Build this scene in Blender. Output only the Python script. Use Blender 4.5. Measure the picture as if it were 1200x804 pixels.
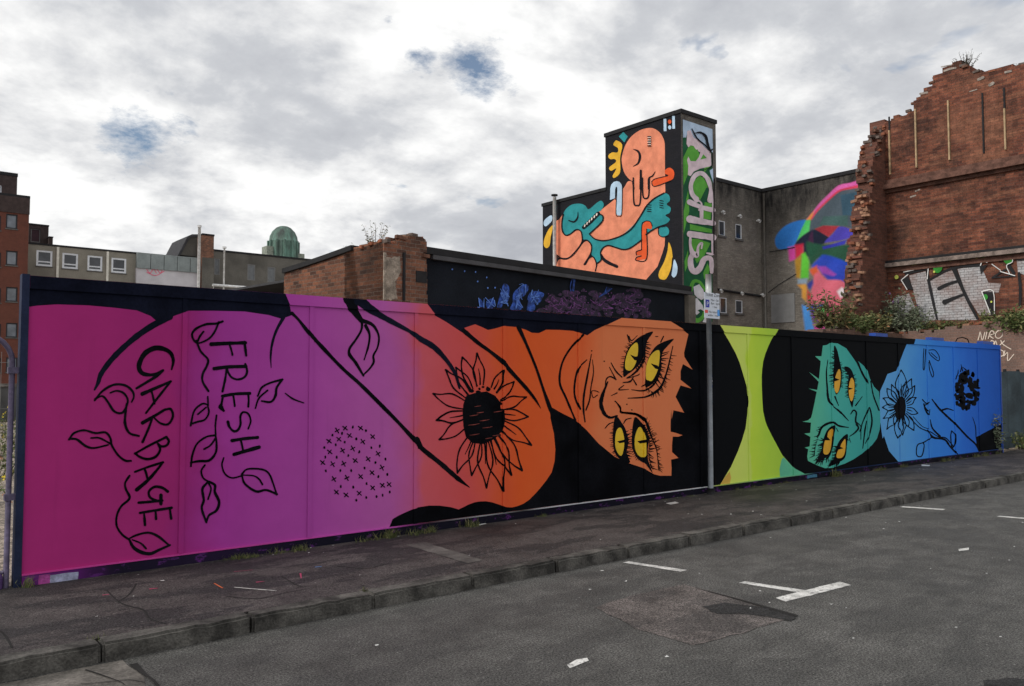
import bpy, bmesh, math, random
from mathutils import Vector, Matrix, noise
from mathutils.geometry import tessellate_polygon
R = math.radians
for o in list(bpy.data.objects): bpy.data.objects.remove(o)
SC = bpy.context.scene
COL = SC.collection
rnd = random.Random(7)

# ------------------------------------------------------------------ camera
FPX, YAW, PIT = 960.0, 0.68344, 0.0480
CAM = Vector((-1.1324, -7.5329, 1.6495))
cd = bpy.data.cameras.new('camera'); cam = bpy.data.objects.new('camera', cd); COL.objects.link(cam)
cam.location = CAM; cam.rotation_euler = (math.pi/2 + PIT, 0, -YAW)
cd.sensor_width = 36; cd.lens = 36*FPX/1200; cd.clip_start = 0.1; cd.clip_end = 3000
SC.camera = cam
_fw = Vector((math.sin(YAW)*math.cos(PIT), math.cos(YAW)*math.cos(PIT), math.sin(PIT)))
_rt = Vector((math.cos(YAW), -math.sin(YAW), 0)); _up = _rt.cross(_fw)
# ------------------------------------------------------------------ sky
SUN_AZ, SUN_EL = R(-78), R(34)        # compass-like: from +Y towards +X
w = bpy.data.worlds.new('World'); SC.world = w; w.use_nodes = True
nt = w.node_tree; nt.nodes.clear()
def N(t, tree=None, **k):
    n = (tree or nt).nodes.new(t)
    for a, b in k.items(): setattr(n, a, b)
    return n
def world():
    L = nt.links.new
    out = N('ShaderNodeOutputWorld'); bg = N('ShaderNodeBackground'); L(bg.outputs[0], out.inputs[0])
    sky = N('ShaderNodeTexSky', sky_type='NISHITA', sun_disc=False, sun_elevation=SUN_EL, sun_rotation=SUN_AZ)
    tc = N('ShaderNodeTexCoord'); sep = N('ShaderNodeSeparateXYZ'); L(tc.outputs['Generated'], sep.inputs[0])
    def M(op, a, b=None, clamp=False):
        n = N('ShaderNodeMath', operation=op); n.use_clamp = clamp
        for i, v in enumerate((a, b)):
            if v is None: continue
            if isinstance(v, (int, float)): n.inputs[i].default_value = v
            else: L(v, n.inputs[i])
        return n.outputs[0]
    zz = M('ADD', M('MAXIMUM', sep.outputs[2], 0.0), 0.26)
    cx = M('DIVIDE', sep.outputs[0], zz); cy = M('DIVIDE', sep.outputs[1], zz)
    cb = N('ShaderNodeCombineXYZ'); L(cx, cb.inputs[0]); L(cy, cb.inputs[1]); cb.inputs[2].default_value = 3.1
    def noi(scale, det, rough, off, dist=0.0):
        mp = N('ShaderNodeMapping'); mp.inputs['Location'].default_value = off; L(cb.outputs[0], mp.inputs[0])
        n = N('ShaderNodeTexNoise'); n.inputs['Scale'].default_value = scale; n.inputs['Detail'].default_value = det
        n.inputs['Roughness'].default_value = rough; n.inputs['Distortion'].default_value = dist
        L(mp.outputs[0], n.inputs['Vector']); return n.outputs[0]
    big = noi(1.7, 12, .57, (3.9, 2.6, 0), .35)
    fine = noi(4.5, 10, .6, (4.2, 7.7, 1), .1)
    dens = M('ADD', M('MULTIPLY', big, .62), M('MULTIPLY', fine, .38))
    ramp = N('ShaderNodeValToRGB'); L(dens, ramp.inputs[0])
    e = ramp.color_ramp; e.elements[0].position = .34; e.elements[0].color = (.43, .445, .485, 1)
    e.elements[1].position = .56; e.elements[1].color = (.94, .94, .935, 1)
    m = e.elements.new(.45); m.color = (.575, .59, .62, 1); m = e.elements.new(.505); m.color = (.76, .765, .775, 1)
    hole = noi(1.9, 6, .55, (9.3, 2.2, 5), .4)
    hr = N('ShaderNodeMapRange'); hr.inputs['From Min'].default_value = .645; hr.inputs['From Max'].default_value = .70; L(hole, hr.inputs[0])
    # small breaks in the cloud where blue shows
    hm = hr.outputs[0]; fb = noi(6.5, 9, .68, (2.2, 8.1, 2))
    for px, py, rad in ((172,146,.040), (487,68,.020), (556,86,.036), (455,25,.012)):
        d = (_fw + _rt*((px-600)/FPX) + _up*((402-py)/FPX)).normalized()
        vm = N('ShaderNodeVectorMath', operation='DISTANCE'); L(tc.outputs['Generated'], vm.inputs[0]); vm.inputs[1].default_value = d
        q = M('ADD', M('DIVIDE', vm.outputs['Value'], rad*1.35), M('MULTIPLY', fb, 4.2)); mr = N('ShaderNodeMapRange'); mr.inputs['From Min'].default_value = 2.75; mr.inputs['From Max'].default_value = 1.9; L(q, mr.inputs[0])
        hm = M('MAXIMUM', hm, mr.outputs[0])
    sm = N('ShaderNodeMixRGB', blend_type='MULTIPLY'); sm.inputs[0].default_value = 1; L(sky.outputs[0], sm.inputs[1]); sm.inputs[2].default_value = (.10, .10, .10, 1)
    mx = N('ShaderNodeMixRGB'); L(M('MULTIPLY', hm, .95), mx.inputs[0]); L(ramp.outputs[0], mx.inputs[1]); L(sm.outputs[0], mx.inputs[2])
    L(mx.outputs[0], bg.inputs[0]); bg.inputs[1].default_value = 1.0
world()
sl = bpy.data.lights.new('sun', 'SUN'); sl.energy = 1.5; sl.angle = R(11); sl.color = (1, .96, .9)
so = bpy.data.objects.new('sun', sl); COL.objects.link(so); so.location = (10, 10, 30)
sd = Vector((math.sin(SUN_AZ)*math.cos(SUN_EL), math.cos(SUN_AZ)*math.cos(SUN_EL), math.sin(SUN_EL)))
so.rotation_euler = sd.to_track_quat('Z', 'Y').to_euler()
vs = SC.view_settings; vs.view_transform = 'Standard'; vs.look = 'None'; vs.exposure = .10; vs.gamma = 1; vs.use_curve_mapping = False
SC.render.engine = 'CYCLES'

# ------------------------------------------------------------------ pixel -> place
def ray(x, y): return _fw + _rt*((x-600)/FPX) + _up*((402-y)/FPX)
def onY(x, y, Y=0.0): d = ray(x, y); return CAM + d*((Y-CAM.y)/d.y)
def onX(x, y, X): d = ray(x, y); return CAM + d*((X-CAM.x)/d.x)
def onZ(x, y, Z): d = ray(x, y); return CAM + d*((Z-CAM.z)/d.z)
FR = dict(A=(0,310,6), B=(0,440,6), C=(0,570,6), D=(200,330,6), E=(200,450,6), F=(200,560,6), G=(350,340,6), H=(350,470,6),
          I=(490,360,6), J=(490,490,6), K=(640,360,6), L=(640,470,6), M=(830,370,6), N=(830,460,6), O=(1000,380,6), P=(1000,450,6),
          a=(630,120,8), b=(630,210,8), c=(700,120,8), d=(700,210,8), e=(700,290,8), v=(490,280,8), q=(620,300,8),
          u=(890,200,8), t=(890,295,8), w=(1030,290,7.05), n=(1080,360,10), r=(1000,60,6), f=(980,190,10), p=(0,0,1))
def fr(k, s):
    x0, y0, sc = FR[k]; out = []
    for t in s.split():
        x, y = t.split(','); out.append((x0+float(x)/sc, y0+float(y)/sc))
    return out

# ------------------------------------------------------------------ object helpers
def setp(o, label=None, cat=None, group=None, kind=None):
    for k, v in (('label', label), ('category', cat), ('group', group), ('kind', kind)):
        if v: o[k] = v
    return o
WORLD = set()
def base(name, loc, label, cat, group=None):
    o = empty(name, loc, 0, label, cat, group); WORLD.add(o.name); return o
def empty(name, loc=(0,0,0), rz=0, label=None, cat=None, group=None):
    o = bpy.data.objects.new(name, None); COL.objects.link(o); o.location = loc; o.rotation_euler = (0,0,rz); o.empty_display_size = .2
    return setp(o, label, cat, group)
def link(name, me, mat=None, parent=None, loc=None, rz=None):
    o = bpy.data.objects.new(name, me); COL.objects.link(o)
    if mat and not me.materials: me.materials.append(mat)
    if parent:
        o.parent = parent
        if loc is None and parent.name in WORLD: o.location = -parent.location      # mesh given in world coordinates
    if loc is not None: o.location = loc
    if rz is not None: o.rotation_euler = (0,0,rz)
    return o
def mesh(name, vs_, fs, mat=None, parent=None, smooth=False, loc=None, rz=None):
    me = bpy.data.meshes.new(name); me.from_pydata([tuple(v) for v in vs_], [], fs); me.validate()
    if smooth:
        for p in me.polygons: p.use_smooth = True
    return link(name, me, mat, parent, loc, rz)
class MB:
    def __init__(s): s.v = []; s.f = []
    def box(s, x0, x1, y0, y1, z0, z1):
        b = len(s.v); s.v += [(x0,y0,z0),(x1,y0,z0),(x1,y1,z0),(x0,y1,z0),(x0,y0,z1),(x1,y0,z1),(x1,y1,z1),(x0,y1,z1)]
        s.f += [(b+i for i in q) for q in ()]
        for q in ((0,3,2,1),(4,5,6,7),(0,1,5,4),(1,2,6,5),(2,3,7,6),(3,0,4,7)): s.f.append(tuple(b+i for i in q))
        return s
    def quad(s, *p): b = len(s.v); s.v += list(p); s.f.append(tuple(range(b, b+len(p)))); return s
    def tube(s, pts, r, n=8, cap=True):
        pts = [Vector(p) for p in pts]; b0 = len(s.v)
        rs = r if isinstance(r, (list, tuple)) else [r]*len(pts)
        for i, p in enumerate(pts):
            t = (pts[min(i+1, len(pts)-1)] - pts[max(i-1, 0)]).normalized()
            a = t.cross(Vector((0,0,1)) if abs(t.z) < .9 else Vector((1,0,0))).normalized(); c = t.cross(a)
            for k in range(n):
                an = 2*math.pi*k/n; s.v.append(tuple(p + (a*math.cos(an) + c*math.sin(an))*rs[i]))
        for i in range(len(pts)-1):
            for k in range(n):
                s.f.append((b0+i*n+k, b0+i*n+(k+1)%n, b0+(i+1)*n+(k+1)%n, b0+(i+1)*n+k))
        if cap:
            s.f.append(tuple(b0+k for k in range(n))); s.f.append(tuple(b0+(len(pts)-1)*n+k for k in reversed(range(n))))
        return s
    def build(s, name, mat=None, parent=None, smooth=False, loc=None, rz=None): return mesh(name, s.v, s.f, mat, parent, smooth, loc, rz)
def bevel(o, wd=.005, seg=1):
    bm = bmesh.new(); bm.from_mesh(o.data); bmesh.ops.recalc_face_normals(bm, faces=bm.faces[:])
    bmesh.ops.bevel(bm, geom=bm.edges[:], offset=wd, segments=seg, affect='EDGES', profile=.5); bm.to_mesh(o.data); bm.free(); return o

# ------------------------------------------------------------------ materials
def lin(c): c /= 255; return c/12.92 if c <= .04045 else ((c+.055)/1.055)**2.4
EW = .40                                   # how much light an upright wall gets under this sky
def S(r, g, b, E=EW):
    c = [lin(x)/E for x in (r, g, b)]; k = min(1, .82/max(c)); return tuple(x*k for x in c) + (1,)
MATS = {}
def nodes(name):
    m = bpy.data.materials.new(name); m.use_nodes = True; t = m.node_tree; t.nodes.clear()
    o = t.nodes.new('ShaderNodeOutputMaterial'); b = t.nodes.new('ShaderNodeBsdfPrincipled'); t.links.new(b.outputs[0], o.inputs[0])
    return m, t, b
def pos(t, axis=None, scale=1.0):
    g = t.nodes.new('ShaderNodeNewGeometry'); src = g.outputs['Position']
    return src
def tnoise(t, vec, scale, detail=4, rough=.55, stretch=None):
    if stretch:
        mp = t.nodes.new('ShaderNodeMapping'); mp.inputs['Scale'].default_value = stretch; t.links.new(vec, mp.inputs[0]); vec = mp.outputs[0]
    n = t.nodes.new('ShaderNodeTexNoise'); n.inputs['Scale'].default_value = scale; n.inputs['Detail'].default_value = detail; n.inputs['Roughness'].default_value = rough
    t.links.new(vec, n.inputs['Vector']); return n.outputs[0]
def tramp(t, fac, stops, interp='LINEAR'):
    r = t.nodes.new('ShaderNodeValToRGB'); t.links.new(fac, r.inputs[0]); e = r.color_ramp; e.interpolation = interp
    while len(e.elements) < len(stops): e.elements.new(.5)
    for el, (p, c) in zip(e.elements, sorted(stops, key=lambda s: s[0])):
        el.position = p; el.color = c if len(c) == 4 else (*c, 1)
    return r.outputs[0]
def tmix(t, fac, a, b, mode='MIX'):
    m = t.nodes.new('ShaderNodeMixRGB'); m.blend_type = mode
    for i, v in enumerate((fac, a, b)):
        if isinstance(v, (int, float)): m.inputs[i].default_value = v
        elif isinstance(v, tuple): m.inputs[i].default_value = v if len(v) == 4 else (*v, 1)
        else: t.links.new(v, m.inputs[i])
    return m.outputs[0]
def tbump(t, b, h, strength, dist=.01):
    n = t.nodes.new('ShaderNodeBump'); n.inputs['Strength'].default_value = strength; n.inputs['Distance'].default_value = dist
    t.links.new(h, n.inputs['Height']); t.links.new(n.outputs[0], b.inputs['Normal'])
def plain(name, col, rough=.6, var=.12, vs_=3.0, fine=60, bump=.0, spec=.3, metal=0, bdist=.003):
    if name in MATS: return MATS[name]
    m, t, b = nodes(name); P = pos(t)
    n = tnoise(t, P, vs_, 5, .6); n2 = tnoise(t, P, fine, 3, .6)
    lo = tuple(x*(1-var) for x in col[:3]); hi = tuple(min(.95, x*(1+var)) for x in col[:3])
    c1 = tramp(t, n, [(.36, lo), (.64, hi)])
    c2 = tmix(t, var*1.5, c1, tramp(t, n2, [(.35, (.35,.35,.35)), (.65, (.65,.65,.65))]), 'OVERLAY')
    t.links.new(c2, b.inputs['Base Color']); b.inputs['Roughness'].default_value = rough; b.inputs['Specular IOR Level'].default_value = spec; b.inputs['Metallic'].default_value = metal
    if bump: tbump(t, b, n2, bump, bdist)
    MATS[name] = m; return m
def rampx(name, stops, x0, x1, rough=.5):
    """paint that blends from one colour to the next along the hoarding, as it was sprayed"""
    m, t, b = nodes(name); P = pos(t); s = t.nodes.new('ShaderNodeSeparateXYZ'); t.links.new(P, s.inputs[0])
    wob = tnoise(t, P, 1.6, 3)
    a = t.nodes.new('ShaderNodeMath'); a.operation = 'MULTIPLY_ADD'; t.links.new(wob, a.inputs[0]); a.inputs[1].default_value = .5; t.links.new(s.outputs[0], a.inputs[2])
    mr = t.nodes.new('ShaderNodeMapRange'); mr.inputs['From Min'].default_value = x0+.25; mr.inputs['From Max'].default_value = x1+.25; t.links.new(a.outputs[0], mr.inputs[0])
    c = tramp(t, mr.outputs[0], [((x-x0)/(x1-x0), col) for x, col in stops])
    n = tnoise(t, P, 2.2, 6, .65); n2 = tnoise(t, P, 90, 3, .6)
    c = tmix(t, .22, c, tramp(t, n, [(.3, (.36,.36,.36)), (.7, (.64,.64,.64))]), 'OVERLAY')
    st = tnoise(t, P, 1.0, 5, .7, (7, 7, .35))
    c = tmix(t, tramp(t, st, [(.60, (0,0,0)), (.85, (.28,.28,.28))]), c, tmix(t, 1.0, c, (.55,.55,.56), 'MULTIPLY'))
    t.links.new(c, b.inputs['Base Color']); b.inputs['Roughness'].default_value = max(rough, .68); b.inputs['Specular IOR Level'].default_value = .04
    oi = t.nodes.new('ShaderNodeObjectInfo'); c = tmix(t, .35, c, tramp(t, oi.outputs['Random'], [(0, (.42,.42,.42)), (1, (.58,.58,.58))]), 'OVERLAY')
    sc_ = tnoise(t, P, 14, 8, .8); c = tmix(t, tramp(t, sc_, [(.70, (0,0,0)), (.78, (.35,.35,.35))]), c, tmix(t, .12, tmix(t, 1.0, c, (1.6,1.6,1.6), 'MULTIPLY'), (.12,.115,.11)))
    t.links.new(c, b.inputs['Base Color'])
    rl_ = tnoise(t, P, 30, 4, .7, (1, 1, .4)); tbump(t, b, tmix(t, .5, n2, rl_), .3, .003); MATS[name] = m; return m
def brick(name, c1, c2, mortar, axis='x', scale=1.0, dirt=(.03,.025,.022), dirt_amt=.5, bump=.6, local=False, bw=.225, bh=.075, big=None, soot=None, streak=None):
    """brick courses; axis = the horizontal direction the wall runs in"""
    m, t, b = nodes(name)
    if local:
        tc = t.nodes.new('ShaderNodeTexCoord'); P = tc.outputs['Object']
    else: P = pos(t)
    s = t.nodes.new('ShaderNodeSeparateXYZ'); t.links.new(P, s.inputs[0])
    cb = t.nodes.new('ShaderNodeCombineXYZ'); t.links.new(s.outputs[0 if axis == 'x' else 1], cb.inputs[0]); t.links.new(s.outputs[2], cb.inputs[1])
    wv = tnoise(t, P, 6, 2); wm = t.nodes.new('ShaderNodeVectorMath'); wm.operation = 'MULTIPLY_ADD'
    wc = t.nodes.new('ShaderNodeCombineXYZ'); t.links.new(wv, wc.inputs[0]); t.links.new(wv, wc.inputs[1]); t.links.new(wc.outputs[0], wm.inputs[0]); wm.inputs[1].default_value = (.012,.012,0); t.links.new(cb.outputs[0], wm.inputs[2])
    k = t.nodes.new('ShaderNodeTexBrick'); t.links.new(wm.outputs[0], k.inputs['Vector'])
    k.inputs['Scale'].default_value = 1; k.inputs['Brick Width'].default_value = bw*scale; k.inputs['Row Height'].default_value = bh*scale
    k.inputs['Mortar Size'].default_value = .006*scale; k.inputs['Mortar Smooth'].default_value = .3; k.inputs['Bias'].default_value = 0
    k.inputs['Color1'].default_value = (*c1, 1); k.inputs['Color2'].default_value = (*c2, 1); k.inputs['Mortar'].default_value = (*mortar, 1)
    n = tnoise(t, P, .9, 7, .65); c = tmix(t, tramp(t, n, [(.42, (0,0,0)), (.72, (dirt_amt,)*3)]), k.outputs[0], dirt)
    if big:
        n3 = tnoise(t, P, .45, 5, .6); c = tmix(t, tramp(t, n3, [(.47, (0,0,0)), (.66, (.75,.75,.75))]), c, big)
    if streak:
        n4 = tnoise(t, P, 1.0, 6, .7, (.5, .5, 4.5)); c = tmix(t, tramp(t, n4, [(.52, (0,0,0)), (.70, (.7,.7,.7))]), c, streak)
        n5 = tnoise(t, P, .35, 4, .6); c = tmix(t, tramp(t, n5, [(.5, (0,0,0)), (.68, (.55,.55,.55))]), c, tuple(x*1.1 for x in streak))
        n6 = tnoise(t, P, 5, 6, .75); c = tmix(t, .55, c, tramp(t, n6, [(.3, (.12,.12,.12)), (.7, (.88,.88,.88))]), 'OVERLAY')
    n2 = tnoise(t, P, 25, 4, .6); c = tmix(t, .5, c, tramp(t, n2, [(.3, (.25,.25,.25)), (.7, (.75,.75,.75))]), 'OVERLAY')
    if soot:
        z0, z1 = soot; mr = t.nodes.new('ShaderNodeMapRange'); mr.inputs['From Min'].default_value = z0; mr.inputs['From Max'].default_value = z1; t.links.new(s.outputs[2], mr.inputs[0])
        sn = tnoise(t, P, 1.3, 6, .7, (1.5,1.5,.5)); mm = t.nodes.new('ShaderNodeMath'); mm.operation = 'MULTIPLY'; t.links.new(mr.outputs[0], mm.inputs[0]); t.links.new(tramp(t, sn, [(.25,(.25,)*3),(.6,(1,)*3)]), mm.inputs[1])
        c = tmix(t, mm.outputs[0], c, (.022,.021,.021))
    t.links.new(c, b.inputs['Base Color']); b.inputs['Roughness'].default_value = .9; b.inputs['Specular IOR Level'].default_value = .15
    h = tmix(t, .35, k.outputs[1], n2); inv = t.nodes.new('ShaderNodeInvert'); t.links.new(h, inv.inputs[1])
    tbump(t, b, inv.outputs[0], bump, .02); MATS[name] = m; return m
def asphalt(name, base, speck=.5, sc=1.0, patches=.35, pal=(.30,.29,.28), damp=0.0, dcol=(.022,.021,.022), grain=.9):
    m, t, b = nodes(name); P = pos(t)
    big = tnoise(t, P, .55, 6, .6); mid = tnoise(t, P, 3.2, 7, .72); fin = tnoise(t, P, 75*sc, 5, .8); mic = tnoise(t, P, 260*sc, 3, .7)
    lo = tuple(x*.68 for x in base); hi = tuple(x*1.3 for x in base)
    c = tramp(t, big, [(.3, lo), (.5, base), (.72, hi)])
    c = tmix(t, patches, c, tramp(t, mid, [(.3, (.18,.18,.18)), (.7, (.82,.82,.82))]), 'OVERLAY')
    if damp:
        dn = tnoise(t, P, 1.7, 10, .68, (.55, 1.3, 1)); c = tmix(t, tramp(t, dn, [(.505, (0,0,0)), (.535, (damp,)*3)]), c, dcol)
    c = tmix(t, grain, c, tramp(t, fin, [(.40, (.06,.06,.06)), (.5, (.46,.46,.46)), (.60, (.97,.97,.97))]), 'OVERLAY')
    c = tmix(t, .7, c, tramp(t, mic, [(.38, (.08,.08,.08)), (.62, (.92,.92,.92))]), 'OVERLAY')
    gm = tramp(t, tnoise(t, P, 2.3, 5, .7), [(.42, (.25,.25,.25)), (.62, (1,1,1))])
    for scale, th, amt, col in ((150*sc, .72, speck*.5, pal), (85*sc, .84, speck*.5, pal), (48*sc, .95, speck*.8, (.36,.35,.33))):
        vo = t.nodes.new('ShaderNodeTexVoronoi'); vo.inputs['Scale'].default_value = scale; t.links.new(P, vo.inputs['Vector'])
        sc_ = t.nodes.new('ShaderNodeSeparateColor'); t.links.new(vo.outputs['Color'], sc_.inputs[0]); sp = tramp(t, sc_.outputs[0], [(0, (0,0,0)), (th, (0,0,0)), (min(.995, th+.03), (amt,)*3)])
        dm = tramp(t, vo.outputs['Distance'], [(.22, (1,1,1)), (.36, (0,0,0))]); c = tmix(t, tmix(t, 1.0, tmix(t, 1.0, sp, dm, 'MULTIPLY'), gm, 'MULTIPLY'), c, col)
    t.links.new(c, b.inputs['Base Color']); b.inputs['Specular IOR Level'].default_value = .25
    t.links.new(tramp(t, big, [(.3, (.66,)*3), (.7, (.9,)*3)]), b.inputs['Roughness'])
    tbump(t, b, tmix(t, .4, fin, mic), .8, .008); MATS[name] = m; return m
def leafm(name, c1, c2, c3=None):
    m, t, b = nodes(name); oi = t.nodes.new('ShaderNodeNewGeometry')
    st = [(0, c1), (.75, c2)] + ([(1, c3)] if c3 else [])
    c = tramp(t, oi.outputs['Random Per Island'], st); t.links.new(c, b.inputs['Base Color']); b.inputs['Roughness'].default_value = .6; b.inputs['Specular IOR Level'].default_value = .25
    b.inputs['Transmission Weight'].default_value = 0; MATS[name] = m; return m

# ------------------------------------------------------------------ ground, road, pavement
M_road = asphalt('road_asphalt', (.094,.091,.085), .9, patches=.6, damp=.45, dcol=(.052,.051,.049))
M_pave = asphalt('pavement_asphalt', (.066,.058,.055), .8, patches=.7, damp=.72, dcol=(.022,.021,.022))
M_kerb = plain('kerb_granite', (.084,.079,.071), .85, .6, 4.5, 60, 1.0, bdist=.01)
M_site = asphalt('site_rubble', (.30,.25,.20), .6, .35, patches=.8, pal=(.55,.5,.45))
g = mesh('ground', [(-900,-900,-.06),(900,-900,-.06),(900,900,-.06),(-900,900,-.06)], [(0,1,2,3)], plain('far_ground', (.16,.15,.13), .95, .3, .05, 2)); setp(g, kind='structure', label='plain earth ground reaching out under the whole place')
g = mesh('site_ground', [(-40,.06,-.012),(60,.06,-.012),(60,80,-.012),(-40,80,-.012)], [(0,1,2,3)], M_site); setp(g, kind='structure', label='pale rubble strewn ground of the cleared site behind the fence')
road = mesh('road', [(-40,-16,0),(80,-16,0),(80,-2.19,0),(-40,-2.19,0)], [(0,1,2,3)], M_road); setp(road, kind='structure', label='dark grey worn asphalt road with parking bay marks')
PK, PW = .105, .035                       # pavement level at the kerb and at the hoarding
def pz(y): return PW + (PK-PW)*min(1, max(0, -y/2.05))
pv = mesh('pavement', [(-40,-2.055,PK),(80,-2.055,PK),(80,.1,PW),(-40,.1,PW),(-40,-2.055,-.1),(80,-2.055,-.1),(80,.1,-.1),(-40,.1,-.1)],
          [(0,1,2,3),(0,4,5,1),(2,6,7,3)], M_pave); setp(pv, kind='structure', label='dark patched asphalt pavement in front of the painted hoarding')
kerb = empty('kerb', (0,-2.2,0)); setp(kerb, kind='structure', label='weathered stone kerb between road and pavement')
kp = []
for v in range(3):
    mb = MB(); L_ = .897; b = mb.box(0, L_, 0, .148, -.12, .112)
    o = mb.build('kerb_stone', M_kerb); bm = bmesh.new(); bm.from_mesh(o.data); bmesh.ops.recalc_face_normals(bm, faces=bm.faces[:])
    bmesh.ops.bevel(bm, geom=[e for e in bm.edges if max(x.co.z for x in e.verts) > .1], offset=.016, segments=2, affect='EDGES')
    bmesh.ops.subdivide_edges(bm, edges=[e for e in bm.edges if e.calc_length() > .5], cuts=9)
    for x in bm.verts: x.co += Vector([noise.noise(x.co*9 + Vector((v*9.1+k*3.3, 0, 0)))*.011 for k in range(3)])
    bm.to_mesh(o.data); bm.free(); kp.append(o.data); bpy.data.objects.remove(o)
xk = .1 - .905*7; i = 0
while xk < 46:
    o = link('kerb_stone', kp[i % 3], None, kerb, (xk, rnd.uniform(-.006,.006), rnd.uniform(-.005,.003))); o.rotation_euler = (rnd.uniform(-.01,.01), rnd.uniform(-.003,.003), rnd.uniform(-.004,.004)); xk += .905; i += 1

def catmull(p, n=6, closed=False):
    if len(p) < 3: return [Vector((*q,)) for q in p]
    P = [Vector(q) for q in p]; out = []; m = len(P)
    rng = m if closed else m-1
    for i in range(rng):
        a = P[(i-1) % m] if closed or i else P[0]*2-P[1]; b = P[i]; c = P[(i+1) % m]; d = P[(i+2) % m] if closed or i+2 < m else P[-1]*2-P[-2]
        for k in range(n):
            t = k/n; out.append(.5*((2*b)+(c-a)*t+(2*a-5*b+4*c-d)*t*t+(3*b-a-3*c+d)*t**3))
    if not closed: out.append(P[-1])
    return out
def ribbon(p, ws, n=6, smooth=True, jag=0):
    """2-D brush stroke -> (verts, faces)"""
    P = catmull(p, n) if smooth else [Vector(q) for q in p]
    if len(P) < 2: return [], []
    if not isinstance(ws, (list, tuple)): ws = [ws, ws]
    V = []; Fc = []; m = len(P)
    for i, q in enumerate(P):
        t = P[min(i+1, m-1)] - P[max(i-1, 0)]
        if t.length < 1e-9: t = Vector((1, 0))
        t.normalize(); nn = Vector((-t.y, t.x)); u = i/(m-1)*(len(ws)-1); k = min(int(u), len(ws)-2); wv = (ws[k]*(1-(u-k)) + ws[k+1]*(u-k))*.5
        wv *= 1 + .18*noise.noise(Vector((q.x*.21, q.y*.21, 3.7))) + (jag*noise.noise(Vector((q.x*1.9, q.y*1.9, 1.1))) if jag else 0)
        V += [q + nn*wv, q - nn*wv]
        if i == 0 or i == m-1: ends = (q, t, nn, wv)
        if i: b = 2*(i-1); Fc.append((b, b+1, b+3, b+2))
    def cap(q, t, nn, wv, i0, sgn):
        b = len(V); c = []
        for a in (-60, -30, 0, 30, 60):
            c.append(q + t*sgn*wv*math.cos(R(a)) + nn*wv*math.sin(R(a)))
        V.extend(c); Fc.append((i0+1, *range(b, b+5), i0))
    t0 = (P[1]-P[0]).normalized(); t1 = (P[-1]-P[-2]).normalized()
    w0, w1 = ws[0]*.5, ws[-1]*.5
    if w0 > .25: cap(P[0], t0, Vector((-t0.y, t0.x)), w0, 0, -1)
    if w1 > .25: cap(P[-1], t1, Vector((-t1.y, t1.x)), w1, 2*(m-1), 1)
    return V, Fc
def polyfaces(p):
    tri = tessellate_polygon([[Vector((q[0], q[1], 0)) for q in p]]); return [Vector(q) for q in p], [tuple(t) for t in tri]
def flat(name, items, conv, mat, parent=None, kind=None):
    """painted sheets and strokes on a flat surface: items = (V2, F, layer)"""
    V = []; Fc = []
    for v2, f, lay in items:
        b = len(V); V += [conv(q[0], q[1], lay) for q in v2]; Fc += [tuple(b+i for i in q) for q in f]
    o = mesh(name, V, Fc, mat, parent)
    bm = bmesh.new(); bm.from_mesh(o.data); bmesh.ops.recalc_face_normals(bm, faces=bm.faces[:]); bm.to_mesh(o.data); bm.free()
    if kind: o['kind'] = kind
    return o
# marks painted on the road
M_white = plain('road_paint', (.62,.61,.58), .75, .3, 6, 120, .3)
t_ = M_white.node_tree; b_ = [n for n in t_.nodes if n.type == 'BSDF_PRINCIPLED'][0]; src_ = b_.inputs['Base Color'].links[0].from_socket
t_.links.new(tmix(t_, tramp(t_, tnoise(t_, pos(t_), 28, 9, .8), [(.53, (0,0,0)), (.60, (.85,.85,.85))]), src_, (.09,.088,.085)), b_.inputs['Base Color'])
def roadsheet(name, pts, z, mat, parent, zf=None, label=None):
    V = [(p[0], p[1], zf(p[1]) + z if zf else z) for p in pts]
    vv, ff = polyfaces(pts); o = mesh(name, V, ff, mat, parent)
    bm = bmesh.new(); bm.from_mesh(o.data); bmesh.ops.recalc_face_normals(bm, faces=bm.faces[:])
    if sum(f.normal.z for f in bm.faces) < 0: bmesh.ops.reverse_faces(bm, faces=bm.faces[:])
    bm.to_mesh(o.data); bm.free()
    if label: o['label'] = label
    return o
def gpx(s, z=0): return [(onZ(x, y, z).x, onZ(x, y, z).y) for x, y in fr('p', s)]
def ragged(pts, amp, step=.06):
    out = []
    for i, a in enumerate(pts):
        b = pts[(i+1) % len(pts)]; d = math.dist(a, b); n = max(1, int(d/step))
        for k in range(n):
            t = k/n; x = a[0]+(b[0]-a[0])*t; y = a[1]+(b[1]-a[1])*t
            out.append((x + noise.noise(Vector((x*9, y*9, 1)))*amp, y + noise.noise(Vector((x*9, y*9, 5)))*amp))
    return out
roadsheet('bay_marking', ragged([(4.44,-2.30),(4.52,-2.30),(4.66,-2.86),(4.56,-2.86)], .008), .004, M_white, road)
roadsheet('bay_marking', ragged([(4.62,-3.42),(4.70,-3.42),(4.83,-3.90),(5.30,-3.92),(5.26,-4.04),(4.40,-3.99),(4.44,-3.88),(4.72,-3.89)], .012), .004, M_white, road)
roadsheet('bay_marking', ragged([(9.74,-2.30),(9.84,-2.30),(10.03,-2.76),(9.91,-2.78)], .008), .004, M_white, road)
roadsheet('bay_marking', ragged([(9.9,-3.42),(9.98,-3.42),(10.12,-3.90),(10.6,-3.92),(10.56,-4.04),(9.7,-4.0),(9.74,-3.9),(10.0,-3.9)], .012), .004, M_white, road)
roadsheet('bay_marking', ragged(gpx('664,780 676,774 688,772 690,775 680,779 668,784'), .01, .03), .004, M_white, road)
roadsheet('bay_marking', ragged(gpx('1123,644 1135,642 1136,645 1124,646'), .01, .03), .004, M_white, road)
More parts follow.
